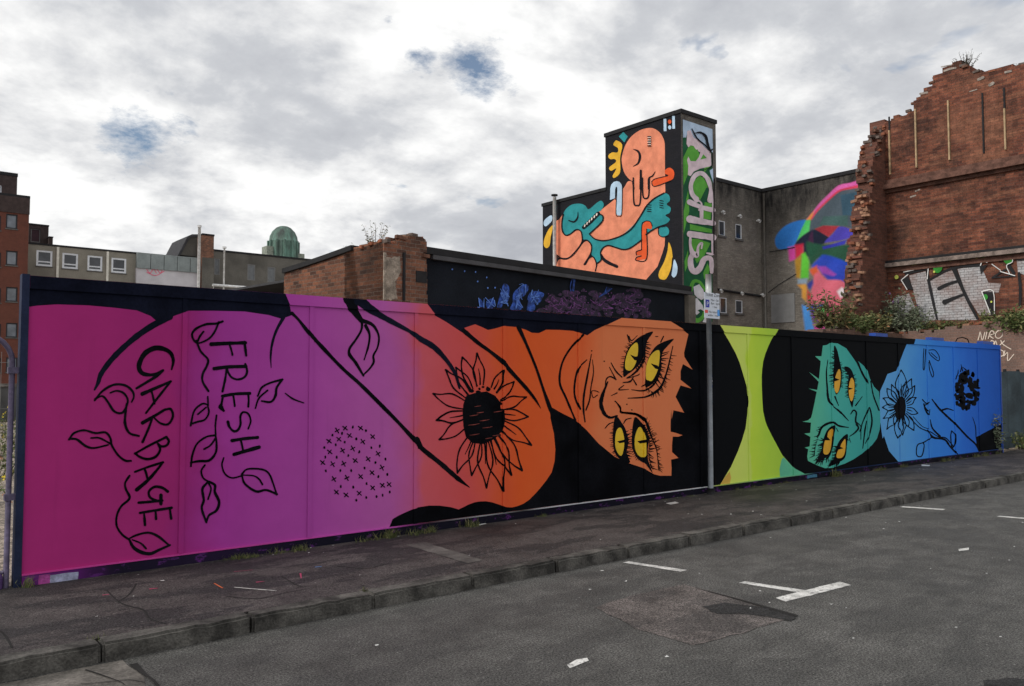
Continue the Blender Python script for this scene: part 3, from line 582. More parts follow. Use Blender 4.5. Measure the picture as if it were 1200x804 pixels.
f += [pg('M', '883,215 905,240 926,330 938,400 932,500 900,555 884,500 878,420 884,330', .0024, True), pg('M', '955,360 995,368 1022,420 1032,500 1022,590 1010,645 984,560 978,480 984,420', .0024, True)]
f += [pg('N', '893,232 840,258 808,330 796,400 762,490 830,455 864,420 878,330', .0024, True), pg('N', '980,292 930,328 902,380 890,450 855,512 930,484 964,450 974,370', .0024, True)]
f += lashes('M', '884,250 880,350 878,430 884,510', 18, 26, (190,160), 8) + lashes('M', '925,330 940,420 934,510', 14, 16, (-10,30), 6) + lashes('M', '962,370 980,430 978,520 990,580', 16, 24, (200,160), 8) + lashes('M', '1022,420 1033,500 1022,590', 12, 14, (-10,30), 6)
f += lashes('N', '806,330 796,400 765,485 830,460 862,425', 26, 34, (190,90), 9, .5) + lashes('N', '900,380 890,450 860,505 930,486', 22, 32, (200,100), 9, .5) + lashes('N', '800,240 770,320 750,400 745,450', 24, 34, (200,160), 6, .8) + lashes('N', '975,330 968,440', 8, 16, 20, 6)
paint('painted_face', f, M_ink)
M_yel2 = plain('eye_amber_paint', S(190,140,28), .5, .1)
each('painted_eye', [pg('M', s, .0048, True) for s in ('912,380 890,440 885,510 900,545 918,520 929,440 926,386', '1002,440 986,500 990,570 1006,602 1022,560 1026,480 1016,445')] + [pg('N', s, .0048, True) for s in ('870,256 842,278 835,310 815,350 808,425 838,434 858,400 868,320', '962,328 936,358 925,385 905,420 902,458 940,456 961,410')], M_yel2)
each('painted_pupil', [pg('M', '884,434 922,450 888,462', .0054), pg('M', '984,504 1016,512 988,522', .0054), pg('N', '824,298 858,336 818,336', .0054), pg('N', '913,374 948,392 913,402', .0054)], M_ink)
# --- blue end
M_blue = rampx('blue_paint', [(14.1, S(84,142,190)), (15.0, S(72,134,192)), (15.6, S(56,118,186)), (16.0, S(42,98,166)), (17, S(36,88,160)), (17.6, S(30,74,146)), (19.5, S(22,58,124))], 14.1, 19.5)
blue = fr('O', '440,80 430,105 420,140 375,140 350,200 320,280 302,328 240,350 215,410 188,470 184,560 190,690 205,804') + fr('P', '215,365 250,470 310,540 330,560 1060,560 1060,100') + [(1180,380)]
paint('painted_shape', [pg('p', blue, .0013)], M_blue)
paint('painted_shape', [pg('P', '1040,280 860,375 868,440 885,490 900,540 1040,540', .0020)], M_ink)
f = [blob('O', 335, 580, 42, 62, .0024, 12, .5, 2), blob('O', 330, 630, 30, 40, .0022, 9, .5, 4)]
f += petals('O', 335, 585, 45, 70, '335,322 268,424 236,452 208,520 204,585 210,662 235,738 312,800 346,778 424,746 452,626 440,516 430,432 408,384 372,400 285,700 385,720', 6, .22, .8)
for s, wd in (('390,650 460,722 520,752', 7), ('420,650 480,715 525,735', 5), ('495,172 492,230 490,312 500,306 508,175', 6), ('530,182 572,182 602,225 597,258 545,220 530,196', 6), ('545,200 588,238', 5), ('532,255 562,340 556,372 536,322 530,268', 6), ('485,530 510,555 532,548', 8), ('495,560 505,600 528,635 535,600', 9), ('520,560 500,575 522,610', 8)): f.append(ln('O', s, wd, 5, .3))
for s, wd in (('520,325 560,375 640,390 680,440 740,503', [8,14,14,12,12]), ('540,335 600,372 650,380 700,435', 7), ('540,250 555,310 608,368', [5,12,14]), ('550,375 495,410 450,430 445,500 480,506 497,440 490,410', 8), ('690,330 717,362 710,430 692,440 684,370 690,330', 8), ('690,440 705,470', 8), ('553,108 600,170 650,220 720,285 800,370 860,425 895,490', [8,14,15,15,13,12,12]), ('618,186 660,174 703,186', [12,12,5]), ('838,235 858,300 862,380', [4,7,5])): f.append(ln('P', s, wd, 5, .3))
paint('painted_flower', f, M_ink)
f = []
for i in range(84):
    a = rnd.uniform(0, 6.28); r = rnd.uniform(.08, 1)**.5; x = 798+85*r*math.cos(a)-10*math.sin(a); y = 465+135*r*math.sin(a); ta = a+rnd.uniform(.9, 2.2)
    f.append(blob('O', x, y, rnd.uniform(10,20), rnd.uniform(10,26), .0024+.0001*(i % 9), 7, .6, i))
f += lashes('O', '800,320 740,340 715,400', 6, 40, (-120,-60), 9)
paint('painted_flower', f, M_ink)
# bits showing behind the top edge
for s in ('1088,396 1102,396', '1148,401 1160,401', '1022,391 1036,392'):
    (x0, y0), (x1, y1) = fr('p', s); a = onY(x0, y0, .12); b = onY(x1, y1, .12)
    MB().box(a.x, b.x, .05, .18, .0, max(a.z, ZT+.07)).build('rear_post', MATS['post_blue'], hoard)
MB().tube([(onY(1118,402,.1).x, .1, 2.45), (onY(1122,399,.1).x, .1, 2.60), (onY(1128,398,.1).x, .1, 2.63), (onY(1134,401,.1).x, .1, 2.6), (onY(1137,406,.1).x, .1, 2.45)], .012, 6).build('cable_loop', M_ink, hoard)
# ------------------------------------------------------------------ walls with real openings
def PY(Y):                                   # upright plane facing the street: u = X
    return lambda u, z, off=0: (u, Y-off, z)
def PX(X):                                   # upright plane facing -X: u = Y
    return lambda u, z, off=0: (X-off, u, z)
def wall(P, u0, u1, z0, z1, holes, mat, parent, rev=.14, name='wall'):
    us = sorted({u0, u1, *[h[0] for h in holes], *[h[1] for h in holes]}); zs = sorted({z0, z1, *[h[2] for h in holes], *[h[3] for h in holes]})
    mb = MB()
    for i in range(len(us)-1):
        for j in range(len(zs)-1):
            cu, cz = (us[i]+us[i+1])/2, (zs[j]+zs[j+1])/2
            if any(h[0] < cu < h[1] and h[2] < cz < h[3] for h in holes): continue
            mb.quad(P(us[i], zs[j]), P(us[i+1], zs[j]), P(us[i+1], zs[j+1]), P(us[i], zs[j+1]))
    for a, b, c, d in holes:
        mb.quad(P(a,c), P(b,c), P(b,c,-rev), P(a,c,-rev)); mb.quad(P(a,d), P(b,d), P(b,d,-rev), P(a,d,-rev))
        mb.quad(P(a,c), P(a,d), P(a,d,-rev), P(a,c,-rev)); mb.quad(P(b,c), P(b,d), P(b,d,-rev), P(b,c,-rev))
    return mb.build(name, mat, parent)
def pbox(P, mb, u0, u1, z0, z1, o0, o1):
    b = len(mb.v)
    mb.v += [P(u0,z0,o0),P(u1,z0,o0),P(u1,z0,o1),P(u0,z0,o1),P(u0,z1,o0),P(u1,z1,o0),P(u1,z1,o1),P(u0,z1,o1)]
    for q in ((0,3,2,1),(4,5,6,7),(0,1,5,4),(1,2,6,5),(2,3,7,6),(3,0,4,7)): mb.f.append(tuple(b+i for i in q))
def window(P, h, parent, fm, gm, sm=None, fw=.07, rev=.14, bars=1, mid=0):
    a, b, c, d = h; mb = MB()
    for x0, x1, y0, y1 in ((a,a+fw,c,d),(b-fw,b,c,d),(a+fw,b-fw,c,c+fw),(a+fw,b-fw,d-fw,d)): pbox(P, mb, x0, x1, y0, y1, -rev+.0, -rev+.05)
    if bars: z = c+(d-c)*(.5 if bars == 1 else bars); pbox(P, mb, a+fw, b-fw, z-fw*.35, z+fw*.35, -rev, -rev+.045)
    if mid: pbox(P, mb, (a+b)/2-fw*.35, (a+b)/2+fw*.35, c+fw, d-fw, -rev, -rev+.043)
    f = mb.build('window', fm, parent)
    mb = MB(); mb.quad(P(a+.004,c+.004,-rev+.012), P(b-.004,c+.004,-rev+.012), P(b-.004,d-.004,-rev+.012), P(a+.004,d-.004,-rev+.012)); mb.build('pane', gm, f)
    if sm: mb = MB(); pbox(P, mb, a-.06, b+.06, c-.09, c-.002, -rev+.02, .06); mb.build('sill', sm, f)
    return f
def glass(name, col, rough=.08):
    m, t, b = nodes(name); P = pos(t); n = tnoise(t, P, .8, 3); t.links.new(tramp(t, n, [(.35, tuple(x*.6 for x in col)), (.65, tuple(x*1.3 for x in col))]), b.inputs['Base Color'])
    b.inputs['Roughness'].default_value = rough; b.inputs['Specular IOR Level'].default_value = .6; return m
M_gl = glass('window_glass', (.05,.055,.065)); M_gl2 = glass('pale_window_glass', (.16,.18,.21))
M_wf = plain('white_frame', S(165,168,172), .5, .08); M_df = plain('dark_frame', (.03,.03,.035), .5, .1)
M_dark = plain('dark_parapet', (.02,.02,.022), .8, .2); M_cop = plain('coping_stone', (.12,.115,.11), .9, .25)
M_leadroof = plain('roof_felt', (.06,.06,.065), .9, .2)
def hole(P, x0, x1, y0, y1, conv):           # window corners read off in pixels, placed on their wall
    a = conv(x0, (y0+y1)/2); b = conv(x1, (y0+y1)/2); c = conv((x0+x1)/2, y1); d = conv((x0+x1)/2, y0)
    return (a[0], b[0], c[1], d[1]) if a[0] < b[0] else (b[0], a[0], c[1], d[1])
def cY(Y): return lambda x, y: (onY(x, y, Y).x, onY(x, y, Y).z)
def cX(X): return lambda x, y: (onX(x, y, X).y, onX(x, y, X).z)
def shell(x0, x1, y0, y1, z1, mx, my, parent, roofm=None, front=True, west=True, z0=-.05, cop=.0, cm=None):
    """remaining faces of a block (fronts with openings are built on their own)"""
    mb = MB()
    if front:
        mb.quad((x0,y0,z0),(x1,y0,z0),(x1,y0,z1),(x0,y0,z1))
        mb.build('wall', mx, parent)
    MB().quad((x1,y1,z0),(x0,y1,z0),(x0,y1,z1),(x1,y1,z1)).build('wall', mx, parent)
    if west: MB().quad((x0,y1,z0),(x0,y0,z0),(x0,y0,z1),(x0,y1,z1)).build('wall', my, parent)
    mb = MB(); mb.quad((x1,y0,z0),(x1,y1,z0),(x1,y1,z1),(x1,y0,z1)); mb.build('wall', my, parent)
    MB().box(x0+.02, x1-.02, y0+.02, y1-.02, z1-.25, z1-.12).build('roof', roofm or M_leadroof, parent)
    if cop:
        for a, b, c, d in ((x0-.04,x1+.04,y0-.05,y0+.26),(x0-.04,x1+.04,y1-.26,y1+.05),(x0-.05,x0+.26,y0+.265,y1-.265),(x1-.26,x1+.05,y0+.265,y1-.265)):
            MB().box(a, b, c, d, z1+.001, z1+cop).build('coping', cm or M_dark, parent)

# ------------------------------------------------------------------ muralled tower block
YT = 13.1; XT = onY(799,250,YT).x; XT1 = onY(839,180,YT).x; ZTW = onY(795.5,131.5,YT).z
YS = onX(709.5,190,XT).y; YBk = onX(636,270,XT).y; ZLW = onX(672,233,XT).z
M_bk1 = brick('black_painted_brick_y', (.016,.017,.021), (.021,.021,.026), (.013,.013,.017), 'y', dirt_amt=.2, bump=.35)
M_bk2 = brick('grey_brown_brick_x', (.20,.18,.155), (.15,.135,.12), (.12,.115,.105), 'x', dirt_amt=.6, soot=None)
M_bk2s = brick('sooty_brick_x', (.31,.28,.24), (.235,.21,.18), (.21,.20,.18), 'x', dirt_amt=.45, soot=(8.0, 9.8))
M_bk2y = brick('sooty_brick_y', (.26,.235,.205), (.20,.18,.155), (.18,.17,.155), 'y', dirt_amt=.4, soot=(7.0, 9.4))
tw = base('tower_block', ((XT+XT1)/2, (YT+YBk)/2, 0), 'brick tower with black painted sides, a coral and teal mural and the vertical word ACHES', 'tower')
shell(XT, XT1, YT, YS, ZTW, M_bk2, M_bk1, tw, cop=.16)
shell(XT, XT+7, YS+.002, YBk, ZLW, M_bk2, M_bk1, tw, cop=.14)
def tconv(X): return lambda x, y, lay: (lambda p: (X-lay, p.y, p.z))(onX(x, y, X))
def yconv(Y): return lambda x, y, lay: (lambda p: (p.x, Y-lay, p.z))(onY(x, y, Y))
def tl(k, s, wd, n=5, lay=.02):
    p = fr(k, s); sc = FR[k][2]; ws = [x/sc for x in wd] if isinstance(wd, (list, tuple)) else wd/sc
    V, Fc = ribbon(p, ws, n, True); cnt[0] = (cnt[0]+1) % 14; return (V, Fc, lay+.0012*cnt[0])
def mpaint(rgb, E=.50, bump=.3):
    nm = 'mural_%d_%d_%d_%d' % (*[int(c) for c in rgb], int(E*100))
    return MATS.get(nm) or plain(nm, S(*rgb, E=E), .85, .14, 2.5, 30, bump, .1, bdist=.01)
tc = tconv(XT)
CORAL, TEALC, YELC, LBL, RED = (222,138,108), (36,106,110), (226,176,60), (172,196,216), (206,84,46)
body = fr('c', '490,240 550,255 600,300 630,370 634,450 635,600 636,750 637,840 620,862') + fr('d', '590,150 520,190 470,235 430,300 380,380 320,450 250,510 180,550 110,570 60,575 0,565') + fr('b', '490,515 590,420 615,380 612,345 570,312') + fr('d', '10,310 60,270 160,190 190,150 250,80 290,20') + fr('c', '335,745 290,710 250,650 230,560 235,490 265,400 320,320 400,262')
flat('mural_figure', [pg('p', body, .006, True)], tc, mpaint(CORAL), tw)
flat('mural_figure', [pg('b', '245,330 200,380 172,420 172,700 260,748 330,722 380,655 418,590 422,530 402,485 360,473 320,510 270,528 240,490 228,430', .007, True)], tc, mpaint(CORAL), tw)
flat('mural_figure', [pg('b', '195,760 270,757 340,718 400,640 440,590 480,583 508,620 498,700 440,800 430,900 190,900', .008, True)], tc, mpaint(CORAL), tw)
flat('mural_figure', [pg('b', '440,812 480,742 520,730 548,772 552,900 425,900', .006, True)], tc, mpaint(CORAL), tw)
low = fr('d', '575,455 590,520 635,550 632,620') + fr('e', '612,50 565,180 460,300 440,400 -60,400') + fr('b', '555,790 575,775 600,745 594,690 620,642 670,622 740,642 810,660 880,642 980,570 1020,520 1080,475')
flat('mural_figure', [pg('p', low, .007)], tc, mpaint(CORAL), tw)
snake = fr('b', '400,230 320,240 260,290 235,360 230,430 245,500 280,525 330,500 370,475 410,490 425,560 470,575 510,620 505,700 525,728 555,792 578,772 598,742 594,685 620,642 670,622 740,642 810,660 880,642 980,570 1020,520 1080,475') + fr('d', '580,440 650,415 682,375 640,340 680,315 690,270 652,235 682,200 672,150 630,132 560,160 480,225 430,300 380,380 320,450 250,510 180,550 70,575 0,565') + fr('b', '490,515 590,420 615,380 610,342 570,312 600,290 622,240 600,203 560,220 482,282 450,250')
flat('mural_snake', [pg('p', snake, .011, True)], tc, mpaint(TEALC), tw)
flat('mural_snake', [blob('d', 625, 490, 50, 50, .011, 12, 0)], tc, mpaint(TEALC), tw)
flat('mural_diamond', [pg('c', '245,278 287,320 255,376 203,320', .011)], tc, mpaint(TEALC), tw)
flat('mural_crown', [pg('c', '185,358 235,400 215,520 215,655 165,707 145,690 180,620 130,642 113,610 175,560 165,532 120,532 104,500 140,470 190,470 195,430 153,400 165,368', .011, True)], tc, mpaint(YELC), tw)
dy = fr('d', '670,592 697,650 707,730') + fr('e', '702,100 690,200 650,290 610,302 580,282 580,230 630,130 660,30')
flat('mural_drop', [pg('p', dy, .011, True)], tc, mpaint(YELC), tw)
flat('mural_drop', [pg('b', '140,433 100,480 65,560 60,620 85,647 115,620 125,540 142,470', .012, True)], tc, mpaint(YELC), tw)
flat('mural_drop', [pg('e', '722,112 752,180 746,250 720,282 698,260 705,210', .011, True)], tc, mpaint(LBL), tw)
flat('mural_drop', [pg('b', '130,338 70,380 58,420 80,442 135,390', .011, True)], tc, mpaint(LBL), tw)
flat('mural_arch', [pg('d', '185,18 155,26 132,52 123,90 120,195 170,178 171,110 174,94 180,88 186,94 184,150 178,320 188,336 205,342 222,336 230,320 237,90 228,50 210,26', .013)], tc, mpaint(LBL), tw)
flat('mural_sign', [pg('c', '622,155 648,155 650,270 624,270', .011), pg('c', '703,128 728,128 730,248 705,248', .011), blob('c', 680, 235, 15, 19, .011, 10, 0)], tc, mpaint(LBL), tw)
flat('mural_sign', [blob('c', 679, 182, 16, 20, .011, 10, 0)], tc, mpaint(RED), tw)
flat('mural_hook', [pg('c', '525,775 513,740 545,718 660,690 665,680 638,668 638,635 680,613 717,640 722,690 690,732 540,785', .016, True)], tc, mpaint(RED), tw)
flat('mural_key', [pg('d', '420,440 440,405 470,393 500,402 518,435 510,470 470,462 466,520 466,745 370,762 368,735 418,720 410,712 370,712 368,680 420,662', .016)], tc, mpaint(RED), tw)
mi = []
for k, s, wd in (('c','340,440 385,460 402,510 385,570 340,600',[5,20,22,18,5]), ('c','410,640 410,720 408,810',[20,24,22]), ('d','340,-10 345,215 375,247 405,215 412,-10',14), ('d','425,-10 430,150 455,182 485,150 490,-10',14), ('c','545,650 520,690 485,715 482,810',[5,14,14,14]), ('c','335,742 345,810',14),
  ('b','382,308 378,360 345,400 295,388',[5,14,16,8]), ('b','245,330 232,400 235,480 265,525 310,515 365,474 410,490 424,560',12), ('b','424,560 415,600 370,665 300,735 230,742 172,705',12), ('b','425,575 470,575 508,620 500,700 440,800',12), ('b','490,515 540,560 620,577 710,560 800,525 880,470 940,390 990,310 1030,245 1100,180 1190,130',12), ('b','555,795 600,755 594,690 620,642 670,622 740,642 810,660 880,642 980,570',12), ('b','1020,520 1080,478 1140,448 1195,440',12),
  ('b','490,515 590,420 617,380 612,342 570,320',12), ('b','450,800 485,740 525,730 555,795 545,860',12), ('e','40,70 60,110 110,145 185,178',[18,28,30,30]), ('d','172,190 174,95 186,95 178,320 205,345 232,320 238,60',7), ('c','513,740 520,778 560,785 690,735',8), ('c','513,745 545,718 660,690',8),
  ('d','418,660 420,440 440,402 470,392 502,402 518,440',8), ('d','466,470 466,745 370,762 370,735 415,720',9), ('d','370,712 370,680 420,662',8), ('d','575,455 580,520 620,542 665,530',8)): mi.append(tl(k, s, wd))
flat('mural_outline', mi, tc, plain('mural_black', (.012,.012,.016), .85, .2, spec=.1), tw)
te = [tl('b', '436,452 500,395 572,322', [34,40,34], 3, .022)]
flat('mural_teeth', te, tc, MATS['mural_black'], tw)
flat('mural_teeth', [tl('b', f'{448+22*i},{444-21*i} {452+22*i},{430-21*i}', 12, 2, .042) for i in range(6)] + [tl('c', f'{478+i%2*4},{330+i*22} {506},{330+i*22}', 7, 2, .03) for i in range(4)], tc, mpaint((200,190,180)), tw)
flat('mural_comb', [tl('c', f'478,{322+i*22} 506,{322+i*22}', 9, 2, .03) for i in range(5)] + [tl('d', f'{590},{200+i*22} {622},{205+i*22}', 7, 2, .03) for i in range(4)] + [tl('d', f'{470},{240+i*20} {508},{243+i*20}', 7, 2, .03) for i in range(4)], tc, MATS['mural_black'], tw, 'stuff')
# ACHES
yc = yconv(YT)
flat('lettering_ground', [pg('p', fr('c', '800,160 1077,252') + [(834.8,377), (801.5,374)], .006)], yc, mpaint((24,60,40), .36), tw)
flat('lettering_ground', [pg('c', '800,160 1077,252 1082,470 960,400 900,330 850,260 830,330 802,330', .010), pg('c', '1050,640 1082,620 1086,760', .010)], yc, mpaint((158,176,196), .36), tw)
gr = [pg('c', '803,520 860,400 930,420 960,500 860,640 806,780', .010), pg('c', '900,800 920,720 990,700 1035,780 1035,800', .010), pg('d', '808,300 850,100 860,300 806,520', .010), pg('d', '895,30 960,-40 1030,60 960,200 900,140', .012), pg('d', '1005,215 1075,230 1060,380 985,370', .010), pg('d', '865,420 1070,470 1072,505 866,475', .012), pg('d', '880,560 940,560 1060,600 1000,720 930,790 890,690', .010), pg('e', '990,240 1030,150 1055,200 1040,250 1000,300', .012), pg('e', '815,130 850,20 850,160 820,230', .010), pg('c', '1000,600 1060,590 1000,660', .010)]
flat('lettering_backing', gr, yc, mpaint((62,112,44), .36), tw)  # green paint behind and between the letters
le = [pg('c', '840,268 870,262 900,330 950,360 1000,420 1062,470 1067,590 1050,602 960,622 900,650 872,692 845,682 850,600 838,540 850,508 872,552 920,552 950,512 962,470 920,442 900,410 872,403 850,422 833,390', .016)]
fl = []
fl += [tl('d', '1055,195 1058,100 1030,0 970,-55 905,-25 872,60 885,140 925,190', [60,34,44,40,44,42,40,50]), tl('d', '858,215 930,248 1000,272 1082,292', [50,44,42,44]), tl('d', '972,285 972,360', 36), tl('d', '862,375 960,395 1082,415', [70,52,50]), tl('d', '862,515 960,530 1082,548', [60,56,60]), tl('d', '866,550 866,620 884,692', [24,26,44]), tl('d', '1075,190 1078,300 1075,420', 16), tl('d', '1072,540 1072,640 1076,700 1020,695', [20,20,30,14]), tl('d', '900,700 930,720 940,630 975,600 970,650', [50,30,22,20,14]), tl('d', '935,250 920,220 950,205 975,240 950,290', 16), tl('e', '895,60 870,110 880,200 920,225 960,190 1000,110 1060,110 1068,230', [50,52,56,56,56,52,44,36])]
flat('lettering', le, yc, mpaint((206,186,192), .36), tw)
flat('lettering', fl, yc, mpaint((208,192,198), .36), tw)
flat('lettering', [pg('c', '990,487 1022,522 963,537', .02), pg('c', '930,440 945,450 925,455', .02)], yc, mpaint((62,112,44), .36), tw)
flat('lettering_outline', [tl('c', '880,250 930,340 1000,400 1050,450 1075,440', [8,14,12,14,10], 5, .04), tl('c', '905,290 960,285 1010,320 1030,400 1060,470', [5,18,22,22,12], 5, .04), tl('c', '1070,480 1066,600 1000,630', 8, 5, .04), tl('d', '1090,0 1086,200 1085,400 1085,700', 10, 5, .04)], yc, MATS['mural_black'], tw)
flat('lettering_backing', [tl('e', '1020,420 960,330 900,320 870,400 850,500 870,630 930,685 985,650 1000,590', [20,30,34,34,36,40,40,34,20], 5, .012)], yc, mpaint((62,112,44), .36), tw)
flat('lettering', [pg('e', '895,370 950,345 990,400 1005,470 970,495 930,470 905,440', .03), pg('e', '890,485 930,475 980,540 1000,600 960,580 935,590 955,610 925,635 895,590 882,540', .03), pg('e', '980,700 1005,650 1040,660 1040,710', .03), pg('e', '840,640 880,710 850,700', .03)], yc, mpaint((205,204,208), .36), tw)
# flue pipe on the lower wing
px_ = onX(650, 300, XT-.25)
fl_ = base('flue_pipe', (XT-.25, px_.y, 0), 'tall galvanised flue pipe with a flat cap fixed to the mural wall', 'pipe')
zc = onX(650, 231, XT-.25).z
M_galv = plain('galvanised_steel', S(196,196,194, .5), .5, .2, 4, 40, .1, .4, 0)
MB().tube([(XT-.25, px_.y, 0), (XT-.25, px_.y, zc)], .085, 12).build('pipe', M_galv, fl_, True)
MB().tube([(XT-.25, px_.y, zc+.06), (XT-.25, px_.y, zc+.12)], [.16,.15], 12).build('cap', MATS['dark_parapet'], fl_, True)
for z in (2.5, 4.6, 6.6): MB().box(XT-.27, XT-.001, px_.y-.1, px_.y+.1, z, z+.05).build('bracket', M_galv, fl_)

# ------------------------------------------------------------------ grey wall behind, with the portrait mural
YB = 13.25; XC = onY(892.5, 240, YB).x; ZC = onY(892.5, 225.1, YB).z
ZB0 = onY(842, 213.4, YB).z; ZB1 = onX(1008.8, 201.3, XC).z; ZCC = (ZC + ZB0 + ZB1)/3
gb = base('grey_block', (XC, YB, 0), 'sooty grey brick block with four small windows and a rainbow coloured portrait on one wall', 'building')
hs = [hole(None, *h, cY(YB)) for h in ((842.4,849.5,259,276), (862,869,263,280), (844,851.5,349,367), (862,870,352,367))]
P = PY(YB); wall(P, XT1+.02, XC, -.05, ZCC, hs, M_bk2s, gb, .05)
for h in hs: window(P, h, gb, M_wf, M_gl, M_cop, fw=.03, bars=0, rev=.05)
wall(PX(XC), 3.2, YB, -.05, ZCC, [], M_bk2y, gb)
MB().quad((XT1+.02, YB, ZCC-.12), (XC+9, YB, ZCC-.12), (XC+9, YB+5, ZCC-.12), (XT1+.02, YB+5, ZCC-.12)).build('roof', M_leadroof, gb)
MB().quad((XC, 3.2, ZCC-.12), (XC+9, 3.2, ZCC-.12), (XC+9, YB, ZCC-.12), (XC, YB, ZCC-.12)).build('roof', M_leadroof, gb)
MB().box(XT1+.02, XC-.05, YB-.05, YB+.2, ZCC+.001, ZCC+.15).build('coping', M_dark, gb)
MB().box(XC-.05, XC+.2, 3.2, YB+.2, ZCC+.001, ZCC+.15).build('coping', M_dark, gb)
MB().quad((XC+9,YB+5,-.05),(XT1+.02,YB+5,-.05),(XT1+.02,YB+5,ZCC),(XC+9,YB+5,ZCC)).build('wall', M_bk2s, gb)
MB().quad((XC+9,3.2,-.05),(XC,3.2,-.05),(XC,3.2,ZCC),(XC+9,3.2,ZCC)).build('wall', M_bk2s, gb)
zp = onY(866,344,YB).z; MB().tube([(XT1+.1, YB-.08, zp+.05), (XC-.3, YB-.08, zp-.02)], .05, 8).build('pipe', M_dark, gb, True)
pp = onX(896, 300, XC-.08); MB().tube([(XC-.08, pp.y, 0), (XC-.08, pp.y, ZCC-.1)], .045, 8).build('downpipe', plain('pipe_grey', S(80,78,74), .6, .2), gb, True)
M_lampw = plain('lamp_white', S(190,190,188), .4, .05)
for x, y in ((847,250),(866.5,254.5),(888.5,260),(844,342),(868.5,345),(893,347)):
    q = onY(x, y, YB-.1); o = MB().tube([(q.x, YB-.02, q.z+.05), (q.x, YB-.12, q.z+.06), (q.x, YB-.2, q.z)], [.03,.065,.07], 10).build('security_light', M_lampw, gb, True)
P = PX(XC); a = onX(904,346,XC); b = onX(931.5,348,XC); c = onX(918,378,XC); mb = MB(); pbox(P, mb, b.y, a.y, c.z, a.z, 0, .04); mb.build('vent_panel', plain('vent_panel_grey', S(88,88,88), .7, .1), gb)
flat('cable', [tl('t', '85,385 200,300 345,210', 6, 3, .02), tl('u', '100,762 200,745 330,720', 8, 3, .02)], tconv(XC), M_dark, gb)
FIELDS = (('u','490,450 540,390 600,330 680,260 760,195 970,160 960,560 900,560 820,520 720,510 600,515 520,545 470,570',(58,68,76)), ('u','760,230 960,190 960,420 780,420',(42,64,78)), ('u','600,430 830,420 830,520 560,520',(52,74,72)),
  ('u','440,462 490,400 560,310 640,230 740,140 850,115 960,85 970,130 860,155 760,178 680,235 600,310 530,380 480,450',(186,84,146)), ('u','480,455 530,378 600,308 680,233 760,176 970,128 970,152 860,172 760,192 680,252 600,326 540,388 492,455',(176,50,72)), ('u','440,462 480,410 520,370 500,420 478,462',(176,110,46)),
  ('u','440,465 340,475 240,520 170,590 145,660 180,735 300,725 350,660 400,540',(32,88,150)), ('u','435,465 480,460 465,570 420,600 350,660 390,560',(62,152,78)), ('u','350,665 420,600 520,550 600,590 660,640 610,680 560,720 500,800 420,790 410,705 330,725',(18,24,40)), ('u','520,548 600,515 750,520 700,570 650,622 580,582',(120,36,44)), ('u','750,525 850,545 912,580 820,640 640,672 618,662 690,590',(58,50,136)), ('u','820,650 920,575 905,705 820,705',(82,32,36)), ('u','470,600 500,560 510,720 440,730',(52,30,52)),
  ('t','440,-90 560,-70 900,-60 890,0 850,140 700,95 560,60 490,130 460,60',(28,62,46)), ('u','590,715 820,648 800,690 600,738',(40,40,128)), ('t','268,-40 335,-55 340,70 280,92',(162,54,124)), ('t','335,-60 410,-75 412,10 340,72',(160,32,56)), ('t','332,80 400,22 385,252 345,242',(138,104,36)), ('t','398,22 430,8 467,90 460,252 385,252',(72,148,44)),
  ('t','560,60 620,30 800,90 850,150 850,310 740,262 640,252 560,165 490,140',(32,54,142)), ('t','540,160 590,222 640,262 740,262 845,322 840,420 800,450 740,560 640,490 460,490 480,400 500,300 510,222 480,190',(206,100,118)), ('t','470,170 540,128 548,190 500,225',(196,88,50)), ('t','548,138 620,138 720,212 700,232 640,250 590,215',(118,54,128)), ('t','600,205 700,232 845,215 845,240 740,262 640,258',(36,48,128)), ('t','728,372 770,335 840,370 832,412 760,432',(196,188,192)), ('t','450,300 500,262 506,300 480,350 455,340',(40,44,110)), ('t','445,350 482,400 470,470 448,440',(150,40,36)),
  ('t','355,310 430,298 446,332 440,470 400,430 398,352',(156,110,46)), ('t','360,260 450,250 440,300 360,300',(110,126,140)), ('t','400,500 460,515 522,750 430,750',(52,104,160)), ('t','470,500 640,490 560,540 520,600 470,540',(30,46,120)), ('t','480,545 525,560 605,720 520,750',(78,42,98)), ('t','520,562 560,520 645,500 600,590',(62,146,72)), ('t','520,690 620,700 610,760 520,760',(156,56,112)), ('t','640,480 760,520 740,640 620,640',(150,60,90)))
